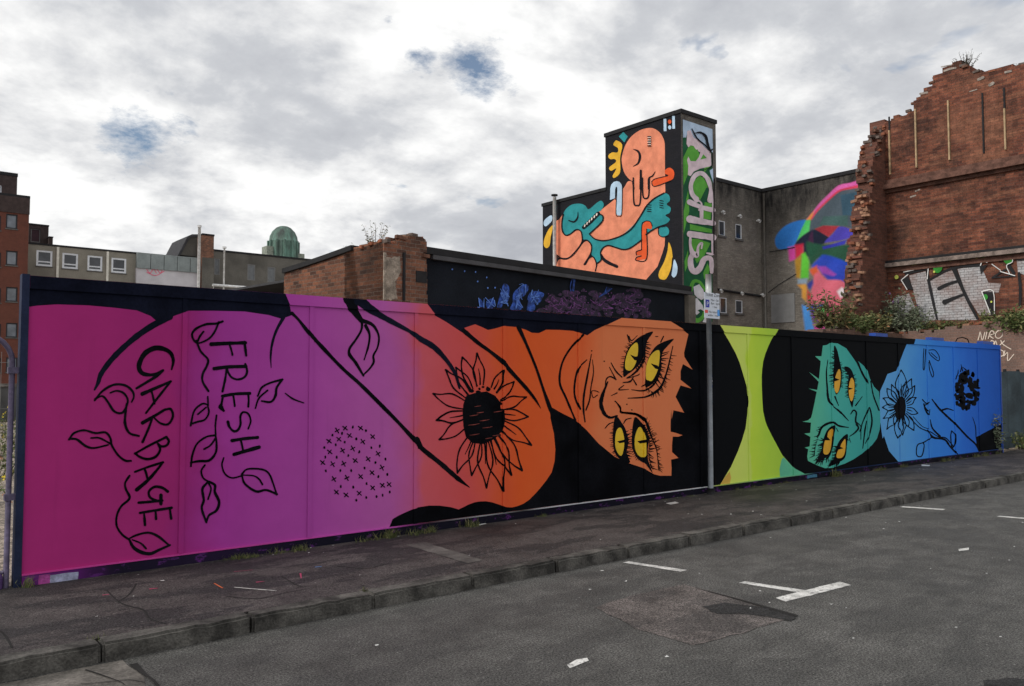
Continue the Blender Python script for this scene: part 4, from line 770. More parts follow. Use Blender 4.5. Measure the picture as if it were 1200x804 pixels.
def portrait():
    import numpy as np
    x0, x1, y0, y1 = 902.0, 1024.0, 200.0, 396.0; nx, ny = 150, 236
    gx, gy = np.meshgrid(np.linspace(x0, x1, nx), np.linspace(y0, y1, ny)); rs = np.random.RandomState(3)
    col = np.zeros((ny, nx, 3)); al = np.zeros((ny, nx))
    for k, s, c in FIELDS:
        p = fr(k, s)
        if len(p) > 6: p = [tuple(q) for q in catmull(p, 4, True)]
        p = np.array(p); n = len(p); ins = np.zeros(gx.shape, bool); dist = np.full(gx.shape, 1e9)
        for i in range(n):
            ax, ay = p[i]; bx, by = p[(i+1) % n]
            if abs(by-ay) > 1e-9: ins ^= ((ay > gy) != (by > gy)) & (gx < (bx-ax)*(gy-ay)/(by-ay)+ax)
            l2 = (bx-ax)**2+(by-ay)**2+1e-9; t = np.clip(((gx-ax)*(bx-ax)+(gy-ay)*(by-ay))/l2, 0, 1); dist = np.minimum(dist, np.hypot(gx-ax-t*(bx-ax), gy-ay-t*(by-ay)))
        bl = 1.1 if k == 'u' else 1.9; cv = np.clip(np.where(ins, dist, -dist)/bl*.5+.5, 0, 1); cv = cv*cv*(3-2*cv)*.96
        cc = np.array(S(*c, E=.46)[:3])*(1+.10*np.sin(gx*.21+gy*.13+c[0]))[..., None]; col = col*(1-cv[..., None]) + cc*cv[..., None]; al = al*(1-cv)+cv
    col = np.where(al[..., None] > .001, col/np.maximum(al, .001)[..., None], .1) if False else col/np.maximum(al, .02)[..., None]
    V = [tuple(tconv(XC)(float(gx[j, i]), float(gy[j, i]), .006)) for j in range(ny) for i in range(nx)]
    idx = lambda j, i: j*nx+i
    F_ = [(idx(j,i), idx(j,i+1), idx(j+1,i+1), idx(j+1,i)) for j in range(ny-1) for i in range(nx-1) if max(al[j,i], al[j,i+1], al[j+1,i+1], al[j+1,i]) > .004]
    me = bpy.data.meshes.new('portrait_mural'); me.from_pydata(V, [], F_); at = me.color_attributes.new('paint', 'FLOAT_COLOR', 'POINT')
    at.data.foreach_set('color', np.concatenate([np.clip(col, 0, .9), al[..., None]], -1).reshape(-1).astype('f'))
    m = M_bk2y.copy(); m.name = 'portrait_paint_on_brick'; t = m.node_tree; b_ = [n for n in t.nodes if n.type == 'BSDF_PRINCIPLED'][0]; src = b_.inputs['Base Color'].links[0].from_socket
    an = t.nodes.new('ShaderNodeVertexColor'); an.layer_name = 'paint'; nz = tnoise(t, pos(t), 12, 4, .7)
    pc_ = tmix(t, .3, an.outputs['Color'], tramp(t, nz, [(.3, (.3,.3,.3)), (.7, (.7,.7,.7))]), 'OVERLAY'); t.links.new(tmix(t, an.outputs['Alpha'], src, pc_), b_.inputs['Base Color'])
    o = link('portrait_mural', me, m, gb); o['label'] = 'rainbow coloured sprayed portrait with broad cap'
    bm = bmesh.new(); bm.from_mesh(me); loose = [v for v in bm.verts if not v.link_faces]; bmesh.ops.delete(bm, geom=loose, context='VERTS'); bmesh.ops.recalc_face_normals(bm, faces=bm.faces[:]); bm.to_mesh(me); bm.free()
portrait()

# ------------------------------------------------------------------ low black-painted shed and broken brick wall in front of it
HS = 4.4
A0 = onZ(499, 290, HS); A1 = onZ(806, 336, HS); du = (A1-A0); du.z = 0; LS = du.length; du.normalize(); dn = Vector((du.y, -du.x, 0))   # dn points to the street
def PS(u, z, off=0): p = A0 + du*u + dn*off; return (p.x, p.y, z)
def sconv(x, y, lay):
    d = ray(x, y); t = (A0-CAM).dot(dn)/d.dot(dn); p = CAM + d*t + dn*lay; return (p.x, p.y, p.z)
def su(x, y): p = Vector(sconv(x, y, 0)); return ((p-A0).dot(du), p.z)
M_shed = plain('shed_black_render', S(14,17,22), .8, .3, .8, 40, .3, .1, bdist=.01)
sh = base('painted_shed', tuple(A0.xy)+(0,), 'long low shed with black painted wall covered in blue and purple spray letters', 'shed')
wall(PS, 0, LS, -.05, HS-.22, [], M_shed, sh)
mb = MB(); pbox(PS, mb, -.1, LS+.05, HS-.14, HS, -.3, .10); mb.build('roof_edge', M_dark, sh)
mb = MB(); pbox(PS, mb, .1, LS+.1, HS-.24, HS-.15, .02, .12); mb.build('gutter', plain('gutter_grey', S(46,46,48), .6, .2), sh)
mb = MB(); pbox(PS, mb, .02, LS, HS-.22, HS-.16, -9, -.02); mb.build('roof', M_leadroof, sh)
mb = MB(); mb.quad(PS(LS,-.05), PS(LS,-.05,-9), PS(LS,HS-.2,-9), PS(LS,HS-.2)); mb.quad(PS(0,-.05,-9), PS(LS,-.05,-9), PS(LS,HS-.2,-9), PS(0,HS-.2,-9)); mb.build('wall', M_shed, sh)
mb = MB(); pbox(PS, mb, LS-.18, LS+.18, -.05, HS-.26, .003, .14); mb.build('pier', plain('pier_grey', S(70,66,60), .85, .25), sh)
M_bg = plain('spray_blue', S(25,48,102), .6, .75, 9, 30); M_bg2 = plain('spray_pale_blue', S(66,96,160), .6, .3)
bl = [pg('v', s, .006+.002*i, True) for i, s in enumerate(('565,570 585,565 620,620 610,640 575,630', '640,580 700,560 715,600 690,655 640,640', '745,600 790,440 815,420 850,455 845,560 830,590 800,570 780,640 740,640', '880,600 895,500 985,430 1025,435 1030,475 985,540 945,560 965,660 860,660', '1015,665 1040,540 1080,490 1165,505 1175,530 1140,580 1085,600 1085,660'))]
flat('spray_lettering', bl, sconv, M_bg, sh)
flat('spray_lettering', [tl('v', f'{x+rnd.uniform(-40,40)},{y+rnd.uniform(-70,70)} {x+rnd.uniform(-40,40)},{y+rnd.uniform(-60,60)} {x+rnd.uniform(-50,50)},{y+rnd.uniform(-60,60)}', rnd.uniform(3,8), 3, .02) for x, y in [(590,610),(670,610),(800,520),(800,500),(950,510),(940,600),(1080,560),(1090,540),(800,560),(960,480)] for _ in range(3)] + [blob('v', x, y, 7, 8, .012, 6, .3, x) for x, y in ((317,285),(432,303),(535,310),(640,362),(555,400),(650,460),(718,458),(695,563))], sconv, M_bg2, sh, 'stuff')
flat('spray_lettering', [tl('q', f'{x},{y} {x+rnd.uniform(-6,6)},{y-50} {x+12},{y-110}', 8, 3, .03) for x, y in ((380,330),(395,325),(405,330))] + [tl('q', f'{650+20*i},{385-10*i} {700+18*i},{340-8*i} {720+15*i},{295+4*i}', 8, 3, .03) for i in range(4)] + [blob('q', 60, 390, 70, 55, .01, 9, .3, 2), blob('q', 20, 480, 40, 40, .012, 9, .3, 2)], sconv, M_bg, sh, 'stuff')
mp, t_, b_ = nodes('spray_purple'); Pq = pos(t_); nn_ = tnoise(t_, Pq, 9, 10, .85); t_.links.new(tramp(t_, nn_, [(.45, S(16,16,23)), (.53, S(38,22,46)), (.60, S(62,32,68)), (.70, S(140,96,150))]), b_.inputs['Base Color']); b_.inputs['Roughness'].default_value = .8
def ptop(x):
    P_ = ((75,520),(140,395),(220,335),(340,330),(420,290),(480,284),(540,312),(620,352),(700,378),(780,388),(850,342),(900,300),(960,288),(1020,308),(1100,405),(1130,520))
    for (x0, y0), (x1, y1) in zip(P_[:-1], P_[1:]):
        if x0 <= x <= x1: return y0+(y1-y0)*(x-x0)/(x1-x0)
    return 520
pb = []
for i in range(150):
    x = rnd.uniform(85, 1120); yt = ptop(x); y = rnd.uniform(yt+12, max(yt+20, 575)); r_ = rnd.uniform(12, 34); pb.append(blob('q', x, y, r_*1.3, r_, .006+.0004*(i % 40), 8, .5, i))
flat('spray_lettering', pb, sconv, mp, sh, 'stuff')
flat('spray_lettering', [tl('q', f'{x},{y} {x+rnd.uniform(-40,40)},{y+rnd.uniform(-30,30)} {x+rnd.uniform(-70,70)},{y+rnd.uniform(-40,40)}', rnd.uniform(2,5), 3, .03) for x, y in [(rnd.uniform(120,1060), rnd.uniform(390,545)) for _ in range(46)]] + [blob('q', rnd.uniform(150,1150), rnd.uniform(330,560), 5, 5, .04, 5, .3, i) for i in range(50)], sconv, plain('spray_lilac', S(84,48,92), .7, .3), sh, 'stuff')
# broken brick wall
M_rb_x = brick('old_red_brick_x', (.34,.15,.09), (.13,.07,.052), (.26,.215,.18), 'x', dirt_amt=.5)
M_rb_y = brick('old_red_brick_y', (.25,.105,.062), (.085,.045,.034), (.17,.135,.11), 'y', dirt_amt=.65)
M_br = [plain('loose_brick_%s' % n, c, .9, .3, 9, 50, .5, .1, bdist=.01) for n, c in (('red', (.28,.11,.065)), ('brown', (.16,.085,.06)), ('buff', (.36,.20,.13)), ('grey', (.15,.12,.105)))]
def step(path, du_=.11, dz=.075, j=.6):
    """turn a smooth outline into brick steps; keeps moving one way along its longer side so it never crosses itself"""
    pr = 0 if abs(path[-1][0]-path[0][0]) > abs(path[-1][1]-path[0][1]) else 1; sg = 1 if path[-1][pr] > path[0][pr] else -1; out = [tuple(path[0])]
    for (a, b), (c, d) in zip(path[:-1], path[1:]):
        n = max(1, int(math.hypot(c-a, d-b)/du_))
        for k in range(1, n+1):
            t = k/n; u = a+(c-a)*t + rnd.uniform(-1,1)*du_*j*.5; z = round((b+(d-b)*t + rnd.uniform(-1,1)*dz*j)/dz)*dz; p = [u, z]; q = out[-1]
            if (p[pr]-q[pr])*sg < .012: continue
            if (path[-1][pr]-p[pr])*sg < .012: continue
            out.append((u, q[1]) if pr == 0 else (q[0], z)); out.append((u, z))
    out.append(tuple(path[-1])); c_ = [out[0]]
    for q in out[1:]:
        if math.dist(q, c_[-1]) > 1e-4: c_.append(q)
    return c_
def slab(P, poly, th, mat, parent, name='wall', back=True):
    v, f = polyfaces(poly); mb = MB(); n = len(poly); mb.v = [P(q[0], q[1], 0) for q in poly] + [P(q[0], q[1], -th) for q in poly]
    mb.f = [tuple(t) for t in f] + [tuple(n+i for i in reversed(t)) for t in f] + [(i, (i+1) % n, n+(i+1) % n, n+i) for i in range(n)]
    o = mb.build(name, mat, parent); bm = bmesh.new(); bm.from_mesh(o.data); bmesh.ops.recalc_face_normals(bm, faces=bm.faces[:]); bm.to_mesh(o.data); bm.free(); return o
bw = base('broken_brick_wall', (A0.x, A0.y, 0), 'crumbling red brick wall end with ragged top beside the black painted shed', 'brick wall')
def PS2(u, z, off=0): return PS(u, z, off+.45)
def su2(x, y):
    d = ray(x, y); t = (A0+dn*.45-CAM).dot(dn)/d.dot(dn); p = CAM + d*t; return ((p-A0).dot(du), p.z)
fl_ = [su2(*q) for q in fr('p', '450,283 462,279 476,277 486,274 494,277 499,281')]
edge = [su2(*q) for q in fr('p', '499,281 498,296 500,316 499,338 501,352')]
front = [(fl_[0][0], -.05)] + step(fl_, .11, .075, .7) + step(edge, .1, .075, .8) + [(edge[-1][0], -.05)]
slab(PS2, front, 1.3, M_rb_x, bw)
M_pl = plain('old_plaster', (.30,.26,.21), .9, .4, 5, 40, .5)
def s2conv(x, y, lay): u, z = su2(x, y); return PS2(u, z, lay)
flat('plaster_patch', [pg('p', [tuple(q) for q in ragged([(451,302),(468,300),(470,318),(463,330),(466,350),(452,352),(450,330)], 2.0, 2.5)], .004)], s2conv, M_pl, bw)
for x in (472.5, 449.8): mb = MB(); u0, z0 = su2(x, 352); u1, z1 = su2(x, 296); pbox(PS2, mb, u0-.02, u0+.03, z0, z1, .0, .03); mb.build('pipe_chase', M_dark if x > 460 else M_pl, bw)
u0, z0 = su2(493, 325); mb = MB(); pbox(PS2, mb, u0-.12, u0+.14, z0-.1, z0+.12, 0, .02); mb.build('dark_notch', M_dark, bw)
# return wall running back from the street
cor = Vector(PS2(fl_[0][0], 0, 0))
def PR(u, z, off=0): p = cor - dn*u - du*off; return (p.x, p.y, z)       # u = distance back
def ru(x, y):
    d = ray(x, y); t = (cor-CAM).dot(du)/d.dot(du); p = CAM + d*t; return (-(p-cor).dot(dn), p.z)
tops = [ru(*q) for q in fr('p', '449,283 440,286 432,285 424,290 414,294 400,299 380,306 356,314 333,321')]
poly = [(0, -.05)] + step(tops[:5], .14, .075, .7) + tops[5:] + [(tops[-1][0], -.05)]
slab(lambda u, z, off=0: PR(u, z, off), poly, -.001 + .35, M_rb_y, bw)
cps = [tops[i] for i in range(4, len(tops))]
mb = MB()
for (a, b), (c, d) in zip(cps[:-1], cps[1:]):
    k0 = len(mb.v); mb.v += [PR(a,b+.01,.06), PR(c,d+.01,.06), PR(c,d+.01,-.4), PR(a,b+.01,-.4), PR(a,b+.11,.06), PR(c,d+.11,.06), PR(c,d+.11,-.4), PR(a,b+.11,-.4)]
    for q in ((0,3,2,1),(4,5,6,7),(0,1,5,4),(1,2,6,5),(2,3,7,6),(3,0,4,7)): mb.f.append(tuple(k0+i for i in q))
mb.build('coping', M_dark, bw)
bb = bevel(MB().box(-.108,.108,-.05,.05,-.034,.034).build('brick', None), .006).data; tmp = [o for o in bpy.data.objects if o.data == bb][0]; bpy.data.objects.remove(tmp)
bricks = []
for m in M_br: c = bb.copy(); c.materials.append(m); bricks.append(c)
def put_brick(parent, p, rz, tilt=.12, sc=1.0, pick=None):
    o = link('brick', bricks[pick if pick is not None else rnd.choice((0,0,1,1,2,3))], None, parent, Vector(p) - (parent.location if parent.name in WORLD else Vector()))
    o.rotation_euler = (rnd.uniform(-tilt,tilt), rnd.uniform(-tilt,tilt), rz + rnd.uniform(-.25,.25)); o.scale = (sc*rnd.uniform(.7,1.1), sc*rnd.uniform(.8,1.2), sc*rnd.uniform(.9,1.1)); return o
az = math.atan2(du.y, du.x)
for path, P_ in ((fl_, PS2), (edge, PS2), (tops[:4], PR)):
    for (a, b), (c, d) in zip(path[:-1], path[1:]):
        n = max(2, int(math.hypot(c-a, d-b)/.13))
        for k in range(n):
            t = rnd.random(); put_brick(bw, P_(a+(c-a)*t, b+(d-b)*t-.01, -rnd.uniform(.0,.3)), az + rnd.choice((0, 1.57)))

# ------------------------------------------------------------------ tall ruined wall at the right
XR, YR = 23.6, 4.57
M_ru_y = brick('ruin_brick_y', (.28,.098,.058), (.105,.04,.03), (.18,.11,.085), 'y', dirt_amt=.85, bump=1.0, streak=(.33,.15,.09))
M_ru_x = brick('ruin_brick_x', (.24,.10,.07), (.13,.06,.045), (.16,.10,.08), 'x', dirt_amt=.6, bump=.8)
M_lime = plain('lime_stain', (.34,.29,.25), .9, .4, 10)
ru_ = base('ruined_wall', (XR, 2, 0), 'tall ruined red brick gable with jagged stepped top, cornice bands and white spray letters', 'ruin')
cr = cX(XR)
topm = [cr(*q) for q in fr('p', '1041,142 1048,136 1062,131.5 1063,125 1070,117.5 1083,106 1092,97 1093,91 1100,85 1104,78 1122.5,73 1138,82 1151,86 1188,76 1200,74')]
ye, ze = topm[-1]
topm += [(-.3, ze+.1)]
poly = [(YR+.0, -.05)] + [(YR+.0, topm[0][1])] + step(topm, .12, .075, .7) + [(-.3, -.05)]
slab(PX(XR), poly, .5, M_ru_y, ru_)
for (a, b), (c, d) in zip(topm[:-2], topm[1:-1]):
    n = max(1, int(math.hypot(c-a, d-b)/.22))
    for k in range(n):
        t = rnd.random(); put_brick(ru_, (XR+rnd.uniform(-.02,.4), a+(c-a)*t, b+(d-b)*t+.0), 1.57, .1)
cs = cY(YR)
edge = [cs(*q) for q in fr('p', '1042,142 1035,154 1029,169 1023,184 1021,192 1022,206 1022,216 1019,228 1017,240 1015,252 1017,262 1015,272 1012,284 1011,296 1009,310 1007,330 1006,345 1003,360 997,392')]
poly = [(XR, -.05), (XR, edge[0][1])] + step(edge, .12, .075, 1.0) + [(edge[-1][0], -.05)]
slab(PY(YR), poly, .48, M_ru_x, ru_)
for (a, b), (c, d) in zip(edge[:-1], edge[1:]):
    n = max(2, int(math.hypot(c-a, d-b)/.055))
    for k in range(n):
        t = (k+rnd.random())/n; z = b+(d-b)*t; low_ = min(1, max(0, (9.0-z)/5)); 
        put_brick(ru_, (a+(c-a)*t + rnd.uniform(-.10,.20), YR + rnd.uniform(-.03,.42), z), rnd.choice((0,0,1.57)), .14, 1.15, rnd.choice((2,2,0,3) if low_ > .3 else (1,0,3,3)))
def band(x0, y0, x1, y1, h, out, mat, name='cornice', P_=PX(XR)):
    a = cr(x0, y0); z = a[1]; mb = MB(); pbox(P_, mb, -.3, YR-.002, z-h, z, 0, out); return mb.build(name, mat, ru_)
M_cor = plain('cornice_brick', (.15,.075,.055), .9, .35, 5, 40, .4); M_corw = plain('whitened_cornice', (.23,.18,.155), .9, .4, 7, 40, .4)
band(1045,211,0,0,.14,.10,M_cor); band(1045,216.5,0,0,.15,.22,M_cor); band(1045,222,0,0,.10,.07,M_cor)
band(1045,306,0,0,.07,.16,M_dark); band(1045,309,0,0,.12,.20,M_corw); band(1045,314,0,0,.14,.06,M_cor)
M_bat = plain('pale_timber', (.48,.34,.20), .8, .2, 8)
for x, y0, y1, y2 in ((1042.2,137,153,205),(1073,128,128,197),(1111.5,118,118,188),(1151.3,109,180,180),(1176.8,103,127.5,176)):
    a = cr(x, y0); b = cr(x, y1); c = cr(x, y2)
    if y1 > y0: mb = MB(); pbox(PX(XR), mb, a[0]-.022, a[0]+.022, b[1], a[1], .0, .03); mb.build('slot_strip', M_dark, ru_)
    if y2 > y1: mb = MB(); pbox(PX(XR), mb, a[0]-.02, a[0]+.02, c[1], b[1]-.002, .0, .06); mb.build('timber_strip', M_bat, ru_)
flat('lime_stain', [tl('r', s, w_, 3, .004) for s, w_ in (('640,140 680,125 720,118',14),('620,112 660,104 690,98',8),('880,200 915,185',18),('960,240 985,225',20),('1070,150 1110,140',16),('820,285 870,270',8),('470,300 520,290',14))] + [tl('f', s, 16, 3, .004) for s in ('870,410 930,390','930,340 980,320','980,290 1060,255')], tconv(XR), M_lime, ru_, 'stuff')
# white letters on the ruin
wc = tconv(XR)
M_wgr = brick('white_sprayed_brick', (.56,.56,.57), (.44,.44,.45), (.13,.12,.12), 'y', dirt_amt=.9, bump=.6, dirt=(.22,.10,.07))
for i, s in enumerate(('250,230 385,198 425,300 485,600 350,610 300,420', '420,280 600,180 645,272 712,390 805,560 815,600 490,600 445,400', '650,178 842,150 905,290 1010,300 990,372 860,372 940,560 830,560 722,390', '1140,108 1230,100 1230,240 1150,205', '120,420 250,380 310,520 330,610 140,610')):
    flat('spray_lettering', [pg('w', s, .004+.002*i)], wc, M_wgr, ru_)
flat('spray_outline', [tl('w', s, wd, 3, .018) for s, wd in (('225,217 400,177',22), ('400,177 412,270 440,400 482,590',[22,24,24,16]), ('412,272 600,175 840,145',[14,18,24]), ('625,180 680,310 740,440 815,585',[40,30,28,22]), ('497,340 570,305 665,275',[28,26,18]), ('545,452 620,420 705,388',[40,24,18]), ('940,252 1050,185 1090,230',14), ('940,250 1130,238',10), ('1160,215 1172,350 1168,490',[24,28,18]), ('1090,75 1150,95 1230,90',[16,26,22]), ('1075,150 1115,210',30))] + [pg('w', s, .040) for s in ('195,268 247,238 287,352 240,342', '863,368 945,368 952,572 922,545', '838,160 905,138 845,222')], wc, M_dark, ru_)
flat('spray_outline', [tl('w', s, 7, 3, .046) for s in ('190,270 245,225', '190,270 238,348', '415,160 405,260', '210,205 410,160', '855,365 925,545', '855,365 950,362 960,570', '845,150 860,120 900,125', '1100,70 1110,120 1060,150 1085,215', '1010,190 940,140', '1010,200 1130,235')], wc, mpaint((190,190,188)), ru_)
flat('spray_dot', [blob('w', x, y, r_, r_*1.15, .05, 9, .15, i) for i, (x, y, r_) in enumerate(((490,165,40),(45,315,30),(1075,95,38),(865,100,25),(885,412,20),(105,545,26)))], wc, mpaint((44,104,42)), ru_, 'stuff')
flat('spray_dot', [blob('w', x, y, r_, r_*1.1, .052, 9, .15, i) for i, (x, y, r_) in enumerate(((300,155,20),(595,132,20),(815,97,12),(1012,90,14),(152,247,16),(462,202,9),(1060,88,8),(935,450,8)))], wc, mpaint((150,156,74)), ru_, 'stuff')
# ledge with tags
XP = 23.0
M_led = brick('ledge_brick_y', (.30,.18,.14), (.22,.14,.115), (.25,.20,.17), 'y', dirt_amt=.45, bump=.6, big=(.22,.16,.14,1))
M_ledx = brick('ledge_brick_x', (.20,.12,.09), (.16,.10,.08), (.17,.13,.11), 'x', dirt_amt=.5, bump=.6)
lt = [cX(XP)(*q) for q in fr('p', '1036,392 1060,391 1090,387 1120,383 1150,379 1170,379 1200,384')]
poly = [(lt[0][0], -.05)] + step(lt, .12, .075, .8) + [(-.2, lt[-1][1]), (-.2, -.05)]
slab(PX(XP), poly, .597, M_led, ru_, 'ledge')
lf = [cY(3.9)(*q) for q in fr('p', '965,386 985,385 1010,388 1040,390')]
poly = [(lf[0][0]-.4, -.05)] + [(lf[0][0]-.4, lf[0][1]-.6)] + step(lf, .12, .075, .8) + [(XP-.002, lf[-1][1]), (XP-.002, -.05)]
slab(PY(3.9), poly, .66, M_ledx, ru_, 'ledge')
for (a, b), (c, d) in zip(lt[:-1], lt[1:]):
    for k in range(3): t = rnd.random(); put_brick(ru_, (XP+rnd.uniform(.02,.3), a+(c-a)*t, b+(d-b)*t+.02), 1.57, .25)
nc = tconv(XP)
flat('spray_lettering', [tl('n', s, 11, 4, .006) for s in ('665,385 680,330 692,290 715,388 745,295', '768,292 750,375', '785,368 812,285 845,285 850,315 800,332 842,366', '910,268 872,300 868,345 905,365 945,335 945,290 910,268', '812,458 815,395 845,400 850,425 820,440', '850,458 868,395 890,462', '930,390 950,430 1000,465 1048,492', '972,395 900,462', '930,500 962,520 962,560 930,578', '978,512 965,572 1010,530 1012,628 1082,553')], nc, mpaint((205,190,176)), ru_)

# ------------------------------------------------------------------ street ends: fence past the hoarding
XF0 = XE+.12
sf_ = base('sheet_fence', ((XF0+XP)/2, .5, 0), 'low weathered grey green sheet fence between the blue hoarding end and the ruin', 'fence')
M_shf = plain('fence_grey_green', S(40,50,54), .7, .35, 1.5, 20, .3)
nP = 4
for i in range(nP):
    a = XF0+(XP-.02-XF0)*i/nP; b = XF0+(XP-.02-XF0)*(i+1)/nP
    MB().box(a+.004, b-.004, .5, .52, .02, 1.93-.02*(i % 2)).build('fence_panel', M_shf, sf_)
    MB().box(a-.03, a+.03, .521, .58, -.03, 1.98).build('fence_post', M_dark, sf_)
MB().box(XF0, XP-.02, .47, .499, .3, .42).build('rail', M_shf, sf_)

# ------------------------------------------------------------------ buildings far left
def far_block(name, label, Y, x0, x1, ytop, wins, mx, my, dep=14, fm=None, gm=None, sm=None, xc=None, cop=.2, cm=None, bars=1, cat='building', leftext=0, mid=0, rev=.15, fw=.1):
    xc = xc or (x0+x1)/2; c = cY(Y); X0 = c(x0, 380)[0]-leftext; X1 = c(x1, 380)[0]; Z1 = c(xc, ytop)[1]
    e_ = base(name, ((X0+X1)/2, Y+dep/2, 0), label, cat)
    hs = [hole(None, *h, c) for h in wins]; P_ = PY(Y); wall(P_, X0, X1, -.05, Z1, hs, mx, e_, rev)
    for h in hs: window(P_, h, e_, fm or M_wf, gm or M_gl, sm, fw=fw, bars=bars, mid=mid, rev=rev)
    shell(X0, X1, Y, Y+dep, Z1, mx, my, e_, front=False, cop=cop, cm=cm); return e_, X0, X1, Z1
M_ob = brick('office_brick_x', (.17,.06,.042), (.15,.053,.038), (.14,.075,.06), 'x', dirt_amt=.3, bump=.2)
M_oby = brick('office_brick_y', (.2,.07,.048), (.17,.06,.04), (.15,.08,.065), 'y', dirt_amt=.3, bump=.2)
M_obd = plain('dark_brick_band', (.06,.042,.04), .9, .2)
_, ox0, ox1, oz1 = far_block('brick_office', 'tall plain red brick office with dark top storey and square windows', 70, -14, 30.5, 229.5, [(7,20.5,y-8.5,y+8.5) for y in (259.5,302.5,345,387,427.5)] + [(-12,1,y-8.5,y+8.5) for y in (261,304,346,388,428)], M_ob, M_oby, fm=M_df, gm=M_gl2, sm=M_cop, leftext=8, bars=0, rev=.12)
MB().box(ox0-.03, ox1+.03, 69.93, 69.998, cY(70)(20,250)[1], oz1-.002).build('top_storey', M_obd, _)
far_block('plant_room', 'dark roof plant room standing behind the brick office roof', 80, -14, 15.3, 204.5, [(-2,2,217,226)], M_obd, M_obd, 8, leftext=6, fm=M_wf, bars=0, cop=.3)
far_block('stair_turret', 'small dark brick turret with one shuttered window behind the grey office', 90, 30.8, 54, 264, [(36,47.5,268,284)], M_obd, M_obd, 6, fm=plain('grey_frame', (.16,.15,.15), .7, .1), gm=plain('shutter_plum', (.05,.02,.028), .7, .1), bars=0, cop=.15)
far_block('chimney_stub', 'short dark chimney stub beside the small turret', 89, 55, 59.3, 278, [], M_obd, M_obd, 1, cop=.1)
M_conc2 = plain('office_concrete', S(88,85,78), .9, .22, .35, 12, .2)
e_, gx0, gx1, gz1 = far_block('grey_office', 'grey concrete office row with four white framed windows and flat roof', 78, 30.5, 158, 291.5, [(42.5,61.5,293.5,312),(73,91.5,296.8,315),(102.5,120,299.8,317.5),(130.5,148,302.5,320)], M_conc2, M_conc2, 10, gm=M_gl, sm=M_cop, xc=94, bars=.28, fw=.17, cop=.16, rev=.08)
for x in (67.5, 126): a = cY(77.9)(x, 310)[0]; MB().box(a-.1, a+.1, 77.86, 77.998, 0, gz1-.05).build('downpipe', plain('pipe_pale', S(150,148,140), .6, .1), e_)
M_wrend = plain('white_render', S(136,134,137), .9, .12, .5, 10); M_metal = plain('ribbed_metal', S(92,98,98), .6, .15, 1, 20)
e_, wx0, wx1, wz1 = far_block('white_shed', 'white rendered shed with grey ribbed metal top', 77.6, 158.5, 236, 317, [], M_wrend, M_wrend, 8, xc=197, cop=0)
c = cY(77.5)
for i in range(5):
    a = wx0+(wx1-wx0)*i/5; b = wx0+(wx1-wx0)*(i+1)/5; MB().box(a+.03, b-.03, 77.46, 78, wz1+.002, c(197,299)[1]).build('metal_panel', M_metal, e_)
flat('spray_tag', [tl('p', s, .9, 3, .02) for s in ('172,316 176,320 180,315 183,320','184,316 188,320 191,314','172,319 182,323 192,318')], yconv(77.6), plain('tag_red', S(170,80,100), .8, .1), e_)
M_dk = plain('dark_render', S(64,62,58), .9, .3, .35, 12, .2)
e_, dx0, dx1, dz1 = far_block('dark_terrace', 'dark rendered terrace building with blocked windows and flat roof', 80, 236, 400, 301, [(251,257.5,303,322),(290,299,310,328.5),(313.5,322.5,313,331)], M_dk, M_dk, 10, xc=318, fm=plain('blocked_grey', S(80,80,80), .9, .1), gm=plain('blocked_pane', S(74,76,78), .9, .1), bars=0, rev=.06, cop=.2)
e_, x0_, x1_, z_ = far_block('chimney_stack', 'square red brick chimney stack with dark cap rising beside the terrace', 77, 235.5, 249, 276, [], M_rb_x, M_rb_y, 1.6, cop=.18)
MB().box(x0_-.02, x1_+.02, 76.94, 76.998, 0, cY(77)(242,302)[1]).build('rendered_base', M_dk, e_)
e_, x0_, x1_, z_ = far_block('gabled_house', 'dark gable with steep slate roof behind the white shed', 79, 209, 238, 300, [], M_dk, M_dk, 6, bars=0, cop=0)
gp = [cY(79)(*q) for q in fr('p', '209,301 211,297 221,278 226,276 238,276 238,301')]
slab(PY(79), gp, 5, M_dk, e_, 'gable')
rp_ = [cY(78.9)(*q) for q in fr('p', '208,300 220,277 225,274.5 239,274.5 239,277 226,277.5 222,279.5 212,298')]
slab(PY(78.9), rp_, 5.2, M_leadroof, e_, 'slate_roof')
for x, y, l in ((233.8,266,'tall pale flue pipe standing beside the brick chimney stack'), (263,291,'thin grey mast standing against the dark terrace')):
    q = onY(x, y, 76.2); o = base('flue_pipe' if x < 240 else 'mast', (q.x, 76.2, 0), l, 'pipe' if x < 240 else 'mast')
    MB().tube([(q.x,76.2,0),(q.x,76.2,q.z)], (.15 if x < 240 else .09), 8).build('pipe', M_galv, o, True); MB().tube([(q.x,76.2,q.z),(q.x,76.2,q.z+.15)], .22, 8).build('cap', M_galv, o, True)
q0, q1 = onY(249,334,75.8), onY(300,337,75.8)
rl = base('pipe_run', (q0.x, 75.8, 0), 'white horizontal pipe run on short legs before the dark terrace', 'pipe')
MB().tube([(q0.x,75.8,q0.z),(q1.x,75.8,q0.z)], .14, 8).build('pipe', M_galv, rl, True)
for x in (q0.x+.1, q1.x-.1): MB().tube([(x,75.8,0),(x,75.8,q0.z-.05)], .05, 8).build('leg', M_galv, rl, True)
